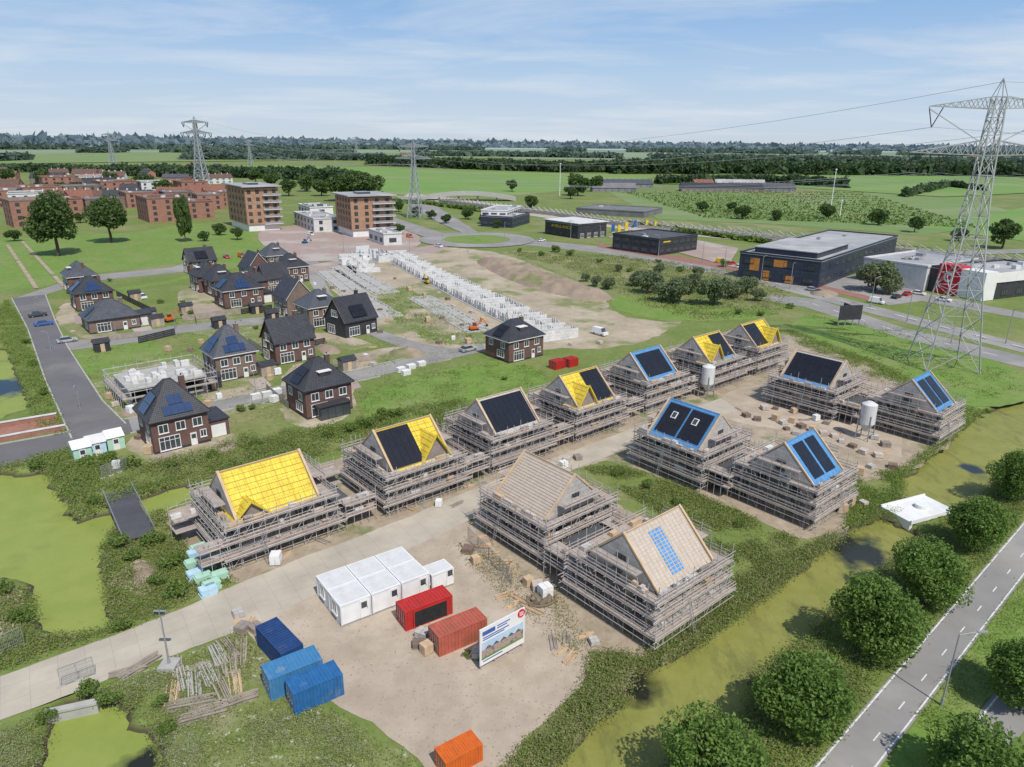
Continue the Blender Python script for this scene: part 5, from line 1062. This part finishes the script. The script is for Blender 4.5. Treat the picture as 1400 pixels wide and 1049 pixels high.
# ---------------------------------------------------------------- pylons and wires
def pylon_mesh(legr,brr,h=53.0):
    lv=[(0,4.9),(5.5,4.2),(11,3.6),(16,3.0),(21,2.5),(25.5,2.1),(29.5,1.75),(33.5,1.45),(37,1.25),(40.5,1.15),(44,1.1),(47,1.0),(h-2.5,.9)]
    mt_='pylon' if legr<.3 else 'farpylon'; b=B()
    for (z0,w0),(z1,w1) in zip(lv[:-1],lv[1:]):
        c0=[(-w0,-w0,z0),(w0,-w0,z0),(w0,w0,z0),(-w0,w0,z0)]; c1=[(-w1,-w1,z1),(w1,-w1,z1),(w1,w1,z1),(-w1,w1,z1)]
        for k in range(4):
            j=(k+1)%4; b.tube(c0[k],c1[k],legr); b.tube(c0[k],c1[j],brr); b.tube(c0[j],c1[k],brr); b.tube(c1[k],c1[j],brr)
            if z0<20:
                m0=[(c0[k][i]+c1[k][i])/2 for i in range(3)]; m1=[(c0[j][i]+c1[j][i])/2 for i in range(3)]; b.tube(m0,m1,brr*.7)
    tz=h-2.5
    for k in [(-.9,-.9),(.9,-.9),(.9,.9),(-.9,.9)]: b.tube((k[0],k[1],tz),(0,0,h+.6),brr)
    tower=b.mesh('tower',[mt_])
    a=B()
    for z,span,hh in ((40.5,13.5,2.6),(48.5,11.5,2.0)):
        for s in(-1,1):
            n=7
            for yy in(-1,1):
                a.tube((s*1.1,yy*1.05,z),(s*span,0,z+.4),brr*1.4); a.tube((s*1.1,yy*1.05,z+hh),(s*span,0,z+.4),brr*1.4)
                L=lambda f,t:(s*(1.1+(span-1.1)*f),yy*1.05*(1-f),z+(hh*(1-f)+.4*f if t else .4*f))
                for k in range(n):
                    f0,f1,f2=k/n,(k+.5)/n,(k+1)/n
                    a.tube(L(f0,0),L(f1,1),brr); a.tube(L(f1,1),L(f2,0),brr)
            if z>45: a.tube((s*span,0,z),(s*1.2,0,z-6),brr*1.3)
    arms=a.mesh('crossarm',[mt_])
    i=B()
    for z,span in ((40.5,13.5),(48.5,11.5)):
        for s in(-1,1):
            for f in((.62,1.0) if z<45 else (1.0,)):
                xx=s*span*f; i.tube((xx,0,z+.2),(xx-s*1.2,.6,z-3.2),brr*1.2,0,6); i.tube((xx-s*2.4,0,z+.2),(xx-s*1.2,.6,z-3.2),brr*1.2,0,6)
    return tower,arms,i.mesh('insulator',['black'])
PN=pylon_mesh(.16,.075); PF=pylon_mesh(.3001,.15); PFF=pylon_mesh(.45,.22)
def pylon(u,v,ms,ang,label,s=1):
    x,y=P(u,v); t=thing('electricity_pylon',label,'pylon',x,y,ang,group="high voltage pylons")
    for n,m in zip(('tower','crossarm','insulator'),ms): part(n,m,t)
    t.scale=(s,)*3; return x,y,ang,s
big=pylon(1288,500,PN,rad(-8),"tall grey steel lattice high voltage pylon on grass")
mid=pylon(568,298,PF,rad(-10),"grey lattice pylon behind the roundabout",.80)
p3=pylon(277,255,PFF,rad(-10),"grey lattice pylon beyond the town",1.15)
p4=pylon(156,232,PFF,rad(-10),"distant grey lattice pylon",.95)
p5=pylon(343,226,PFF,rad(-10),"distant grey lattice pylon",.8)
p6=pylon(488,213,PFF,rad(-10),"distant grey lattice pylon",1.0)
def wires(A,C,r,label):
    b=B()
    for z,span,fs in ((37.3,13.5,(.56,.92)),(45.3,11.5,(.9,)),(53,0,(0,))):
        for s in ((-1,1) if span else (1,)):
            for f in fs:
                def at(T): return Vector((T[0]+math.cos(T[2])*s*span*f*T[3],T[1]+math.sin(T[2])*s*span*f*T[3],z*T[3]))
                p,q=at(A),at(C); prev=p; L=(q-p).length; n=18
                for k in range(1,n+1):
                    f_=k/n; c=p.lerp(q,f_); c.z-=4*f_*(1-f_)*L*.022; b.tube(prev,c,r,0,3,None,False); prev=c
    thing('power_lines',label,'power lines',0,0,mesh=b.mesh('power_lines',['farpylon']))
wires(big,mid,.045,"sagging high voltage wires between two pylons")
wires(mid,p3,.07,"sagging high voltage wires toward the distant pylons")
wires(big,(big[0]+270,big[1]-190,rad(-8),1),.03,"sagging high voltage wires leaving the near pylon")
for u,v,h in[(765,268,26),(1136,282,26),(1148,296,10)]:
    x,y=P(u,v); t=thing('mast','slim pale communications mast in a field','mast',x,y); b=B(); b.tube((0,0,0),(0,0,h),.35,0,8,.2); part('pole',b.mesh('pole',['white'],True),t); b=B(); b.box(-.5,.5,-.5,.5,h-.8,h,0); part('antenna',b.mesh('antenna',['white']),t)
# ---------------------------------------------------------------- larger buildings
def frame3(C,L,R):
    C=Vector(P(*C)); L=Vector(P(*L)); R=Vector(P(*R)); d=R-C; ang=math.atan2(d.y,d.x); yh=Vector((-math.sin(ang),math.cos(ang))); return C,ang,d.length,max(4,(L-C).dot(yh))
def frameA(C,wl,wr,ang):
    c=Vector(P(*C)); s=FPX/c.length; return c,ang,wr/(s*math.cos(ang)),wl/(s*math.sin(ang))
def block(C,L,R,h,wall,roof,label,name='office_building',cat='building',storeys=2,wk='off',step=4.5,par=.5,wins=True,maxw=90,group=None,fr=None):
    c,ang,a,b_=fr or frame3(C,L,R); t=thing(name,label,cat,c.x,c.y,ang,group=group)
    b=B(); b.box(0,a,0,b_,-.1,h,0); part('wall',b.mesh('wall',[wall]),t)
    r=B(); r.box(-.15,a+.15,-.15,b_+.15,h+.002,h+.25,0)
    for x0,x1,y0,y1 in ((-.2,a+.2,-.2,.15),(-.2,a+.2,b_-.15,b_+.2),(-.2,.15,.15,b_-.15),(a-.15,a+.2,.15,b_-.15)): r.box(x0,x1,y0,y1,h+.25,h+.25+par,1)
    part('roof',r.mesh('roof',[roof,wall]),t)
    rr=random.Random(int(a*10))
    for k in range(rr.randint(2,6)): q,w_=rr.uniform(1,max(1.5,a-4)),rr.uniform(1,max(1.5,b_-4)); u_=B(); u_.box(q,q+rr.uniform(.8,2.5),w_,w_+rr.uniform(.8,2.5),h+.25,h+rr.uniform(.7,1.5),0); part('roof_unit',u_.mesh('roof_unit',['offwhite' if k%2 else 'steel']),t)
    if wins:
        sh_=h/storeys; cnt=0
        for s in range(storeys):
            z=s*sh_+sh_*.3; ka=max(1,int((a-1)/step)); kb=max(1,int((b_-1)/step))
            for k in range(ka):
                if cnt<maxw: part('window',WIN[wk],t,((k+.5)*a/ka,0,z)); cnt+=1
            for k in range(kb):
                if cnt<maxw: part('window',WIN[wk],t,(0,(k+.5)*b_/kb,z),(0,0,-math.pi/2)); cnt+=1
    return t,a,b_
t,a,b_=block((1118,394),(1020,376),(1222,352),8,'anthracite','roof_grey',"large blue-black office hall with orange facade areas",storeys=2,step=6)
for y0,y1,z0,z1 in ((.30,.40,.3,2.6),(.40,.56,5.0,7.2),(.60,.68,.3,3.4),(.74,.86,3.0,7.0)): b=B(); b.box(-.06,-.01,b_*y0,b_*y1,z0,z1,0); part('orange_panel',b.mesh('orange_panel',['orange']),t)
b=B(); b.box(a*.05,a*.4,3,b_-3,8.25,10.0,0); b.box(a*.05-.4,a*.4+.4,2.6,b_-2.6,10.0,10.25,1); part('upper_storey',b.mesh('upper_storey',['anthracite','roof_grey']),t)
t,a,b_=block((1340,412),(1262,398),(1440,400),7.0,'black','roof_grey',"black office with red and white facade blocks",storeys=2,step=6)
b=B(); b.box(-.5,3.5,7,14,0.1,8.8,0); part('red_facade',b.mesh('red_facade',['redsign']),t); b=B(); b.box(-.4,5,-.4,6.95,0.1,8.2,0); b.box(5,a*.9,-.35,-.05,5.0,7.8,0); part('white_facade',b.mesh('white_facade',['white']),t)
b=B(); b.tube((-.56,10.5,5.2),(-.51,10.5,5.2),1.5,0,20); part('round_emblem',b.mesh('round_emblem',['white']),t); b=B(); b.tube((-.60,10.5,5.2),(-.57,10.5,5.2),.9,0,20); part('round_emblem',b.mesh('round_emblem',['redsign']),t)
block((1262,398),(1248,372),(1330,385),7,'offwhite','roof_grey',"grey flat roofed hall",wins=False)
t,a,b_=block((900,350),(872,336),(952,342),6,'black','roof_dark',"black two storey office with small yellow sign",storeys=2,step=4)
b=B(); b.box(a*.1,a*.28,-.12,-.02,4.9,5.4,0); part('yellow_sign',b.mesh('yellow_sign',['yellowbar']),t)
t,a,b_=block(None,None,None,6,'black','roof_grey',"dark ambulance station with small pale lettering",name='ambulance_station',storeys=2,step=5,wk='off',wins=False,fr=frameA((790,327),42,42,rad(38)))
r0=B(); r0.box(-.8,a+.8,-.8,b_+.8,6.8,7.1,0); part('canopy_roof',r0.mesh('canopy_roof',['offwhite']),t)
for k in range(4): part('garage_door',WIN['big'],t,(a*(.14+.24*k),0,.3),(0,0,0),None,(.7,1,.9))
for k in range(5): part('window',WIN['apt'],t,(0,b_*(.1+.2*k),.8),(0,0,-math.pi/2))
cu=bpy.data.curves.new('lettering','FONT'); cu.body='AMBULANCE'; cu.size=1.9; cu.extrude=.05; cu.align_x='CENTER'; tmp=bpy.data.objects.new('tmp_text',cu); col.objects.link(tmp); bpy.context.view_layer.update()
tm=bpy.data.meshes.new_from_object(tmp.evaluated_get(bpy.context.evaluated_depsgraph_get())); bpy.data.objects.remove(tmp); tm.name='lettering'; tm.materials.clear(); tm.materials.append(MT['yellowbar'])
xs=[v_.co.x for v_ in tm.vertices]; sc=(b_*.6)/(max(xs)-min(xs)); part('lettering',tm,t,(-.12,b_/2,4.0),(math.pi/2,0,-math.pi/2),"yellow letters reading AMBULANCE",(sc,1.0,1))
block((700,312),(672,306),(724,305),5,'anthracite','roof_grey',"small grey commercial building",storeys=1,step=4)
block((693,308),(676,300),(712,300),7,'white','roof_grey',"white cubic commercial building",storeys=2,step=4)
block((880,298),(800,290),(905,292),3.0,'roof_mid','roof_mid',"low grey storage building",wins=False)
for k,(u,v) in enumerate([(838,318),(846,319),(856,315),(868,312),(884,312),(896,314)]):
    x,y=P(u,v); t=thing('sign_pillar','tall yellow and blue advertising pillar','sign',x,y,.4,group="advertising pillars"); b=B(); b.box(-.8,.8,-.25,.25,.3,4.0,0); part('panel',b.mesh('panel',['yellowbar' if k%3 else 'bluec']),t); b=B(); b.box(-.9,.9,-.35,.35,0,.3,0); part('base',b.mesh('base',['white']),t)
def tower(C,wl,wr,ang,h,ns,label):
    c,ang,a,b_=frameA(C,wl,wr,ang); t=thing('apartment_tower',label,'apartment building',c.x,c.y,ang,group="apartment towers")
    b=B(); b.box(0,a,0,b_,3.2,h,0); b.box(.6,a-.6,.6,b_-.6,0,3.2,1); part('wall',b.mesh('wall',['brick_tan','white']),t)
    r=B(); r.box(-1.6,a+1.6,-1.6,b_+1.6,h+.6,h+1.1,0); r.box(.8,a-.8,.8,b_-.8,h,h+.6,1); r.box(a*.3,a*.6,b_*.3,b_*.6,h+1.1,h+2.0,1); part('roof',r.mesh('roof',['roof_grey','glass']),t)
    sh_=(h-3.2)/ns
    for s in range(ns):
        z=3.2+s*sh_
        g=B(); g.box(a*.5,a+.9,-1.3,-.02,z-.12,z+.1,0); g.box(a*.5,a+.9,-1.3,-1.22,z+.1,z+1.0,1); part('balcony',g.mesh('balcony',['white','steel']),t)
        for k in range(4): part('window',WIN['apt'],t,(a*(.12+.25*k),0,z+sh_*.3))
        for k in range(5): part('window',WIN['apt'],t,(0,b_*(.1+.18*k),z+sh_*.3),(0,0,-math.pi/2))
tower((340,317),48,34,rad(36),20,5,"tan brick apartment tower with overhanging grey roof")
tower((482,325),34,50,rad(30),17.5,5,"tan brick apartment tower with balconies and wide roof")
block(None,None,None,6,'offwhite','roof_grey',"low pale shopping building between the towers",name='shop_building',storeys=2,step=6,wk='apt',fr=frameA((430,318),52,32,rad(30)))
block(None,None,None,4.5,'offwhite','roof_grey',"low pale pavilion beside the tower",name='shop_building',storeys=1,step=6,fr=frameA((525,336),30,22,rad(30)))
block(None,None,None,7,'white','roof_dark',"white low building behind the square",name='shop_building',storeys=2,step=6,fr=frameA((425,303),30,26,rad(30)))
TB=[(20,312,30,40,12.5,4,'brick_red'),(72,300,26,24,10,3,'brick_red'),(120,296,24,30,9,3,'brick_brown'),(205,305,38,36,12,4,'brick_red'),(258,300,20,26,9,3,'brick_red'),(175,285,26,28,9,3,'brick_red'),(228,284,22,26,9,3,'brick_brown'),(272,288,22,26,9,3,'brick_red'),(30,276,28,32,9,2,'brick_red'),(90,274,24,30,9,3,'brick_brown'),(140,268,22,28,10,3,'brick_red'),(15,290,22,28,10,3,'offwhite'),(195,266,22,26,9,3,'offwhite'),(250,266,24,24,9,3,'brick_red'),(60,258,22,24,9,3,'brick_red'),(110,256,22,26,9,2,'offwhite'),(-20,285,26,26,10,3,'brick_red'),(300,283,18,20,9,3,'brick_red')]
for u,v,wl_,wr_,h,ns,w_ in TB: block(None,None,None,h,w_,'roof_mid' if (u+v)%3 else 'tile_brown',"red brick town apartment block with flat roof" if w_!='offwhite' else "pale plastered town apartment block",name='apartment_block',cat='apartment building',storeys=ns,wk='apt',step=5,maxw=60,group="town apartment blocks",fr=frameA((u,v),wl_,wr_,rad(random.choice((32,38,44)))))
def terrace(u,v,L,ang,h,r,wall,roof,label,d=9,name='terraced_house_row',group="terraced houses of the town"):
    x,y=P(u,v); t=thing(name,label,'houses',x,y,ang,group=group)
    b=B(); b.box(-L/2,L/2,-d/2,d/2,0,h,0); b.prism([(-d/2,h),(d/2,h),(0,r-.1)],-L/2,L/2,0); part('wall',b.mesh('wall',[wall]),t)
    b=B(); D=d/2+.4; pr=[(D,h-.3),(D,h-.05),(0,r+.25),(-D,h-.05),(-D,h-.3),(0,r)]
    for q in range(6):
        p0,p1=pr[q],pr[(q+1)%6]; b.face([(-L/2-.3,p0[0],p0[1]),(L/2+.3,p0[0],p0[1]),(L/2+.3,p1[0],p1[1]),(-L/2-.3,p1[0],p1[1])],0)
    rf=part('roof',b.mesh('roof',[roof]),t); ch=B(); ch.box(-.35,.35,-.35,.35,0,1.6,0); ch=ch.mesh('chimney',[wall])
    for k in range(int(L/6)):
        part('chimney',ch,rf,(-L/2+3+k*6,0,r-.5))
        for z in(.8,3.6): 
            if z<h-1: part('window',WIN['b'],t,(-L/2+3+k*6,-d/2,z))
rr=random.Random(5)
for k in range(40):
    u=rr.uniform(-20,300); v=rr.uniform(234,284)-max(0,(u-200))*.1
    terrace(u,v,rr.choice((12,18,24,30)),rr.choice((GA,GA-math.pi/2,.1,.15)),5.8,rr.uniform(8.5,10.5),rr.choice(('brick_red','brick_brown','offwhite','brick_red')),rr.choice(('tile_red','tile_red','tile_brown','tile_brown','tile_grey','tile_dark')),"row of brick terraced houses with pitched tile roofs")
for u,v,L,ang,rf in[(850,256,60,.05,'tile_grey'),(838,262,40,.05,'roof_mid'),(985,262,75,-.05,'tile_dark'),(1040,262,60,-.05,'roof_dark'),(1010,256,50,-.05,'roof_grey'),(1105,252,30,.3,'tile_red'),(960,256,20,.1,'tile_red'),(1330,216,40,0,'tile_red'),(560,212,60,0,'tile_red'),(760,214,60,.1,'roof_grey'),(900,212,60,0,'roof_grey'),(640,211,50,.1,'tile_red'),(1240,222,50,0,'tile_red')]:
    terrace(u,v,L,ang,3.6,7.5,'roof_mid' if rf!='tile_dark' else 'brick_brown',rf,"long low farm barn with pitched roof among fields",14,'farm_barn',"farm barns")
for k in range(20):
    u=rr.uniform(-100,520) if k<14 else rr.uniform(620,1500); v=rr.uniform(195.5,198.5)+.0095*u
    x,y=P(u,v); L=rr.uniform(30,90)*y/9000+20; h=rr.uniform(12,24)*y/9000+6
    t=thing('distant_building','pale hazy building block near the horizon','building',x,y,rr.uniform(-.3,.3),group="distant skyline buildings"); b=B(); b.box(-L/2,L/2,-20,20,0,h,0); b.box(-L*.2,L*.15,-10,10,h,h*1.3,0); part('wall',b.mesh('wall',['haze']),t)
# arched viaduct
x,y=P(640,274); t=thing('arched_viaduct','low grey arched viaduct across the track','viaduct',x,y,rad(2)); b=B(); n=24; L=72
for k in range(n):
    f0,f1=k/n*2-1,(k+1)/n*2-1; z0,z1=1.5+4.0*(1-f0*f0),1.5+4.0*(1-f1*f1)
    b.face([(f0*L/2,-6,z0),(f1*L/2,-6,z1),(f1*L/2,6,z1),(f0*L/2,6,z0)],0); b.face([(f0*L/2,-6,z0-1.6),(f1*L/2,-6,z1-1.6),(f1*L/2,-6,z1+1),(f0*L/2,-6,z0+1)],1); b.face([(f0*L/2,6,z0-1.6),(f1*L/2,6,z1-1.6),(f1*L/2,6,z1+1),(f0*L/2,6,z0+1)],1)
part('deck',b.mesh('deck',['roof_grey','kerb']),t)
for q in(-.6,-.2,.2,.6): b=B(); b.box(q*L/2-.6,q*L/2+.6,-4,4,0,1.5+4*(1-q*q)-.3,0); part('pier',b.mesh('pier',['kerb']),t)
pp=[Vector(P(*p)) for p in[(600,277),(690,288),(760,296),(850,310),(1000,324),(1150,338),(1270,352),(1430,368)]]
for off,mt_ in ((0,'toe'),(9,'offwhite')):
    for a_,c_ in zip(pp[:-1],pp[1:]):
        d=c_-a_; L=d.length; t=thing('track_barrier','long pale ribbed barrier beside the railway track','barrier',a_.x,a_.y+off,math.atan2(d.y,d.x),group="railway barriers")
        b=B(); b.box(0,L,-.15,.15,0,1.6,0); part('wall',b.mesh('wall',['kerb']),t); b=B(); n=int(L/5)
        for k in range(n): x0=k*L/n; b.tube((x0,0,1.6),(x0+1.0,-.6,3.8),.22,0); b.tube((x0+1.0,-.6,3.8),(x0+L/n,0,1.6),.14,0)
        b.box(0,L,-.2,.2,1.6,1.8,0); part('rib',b.mesh('rib',[mt_]),t)
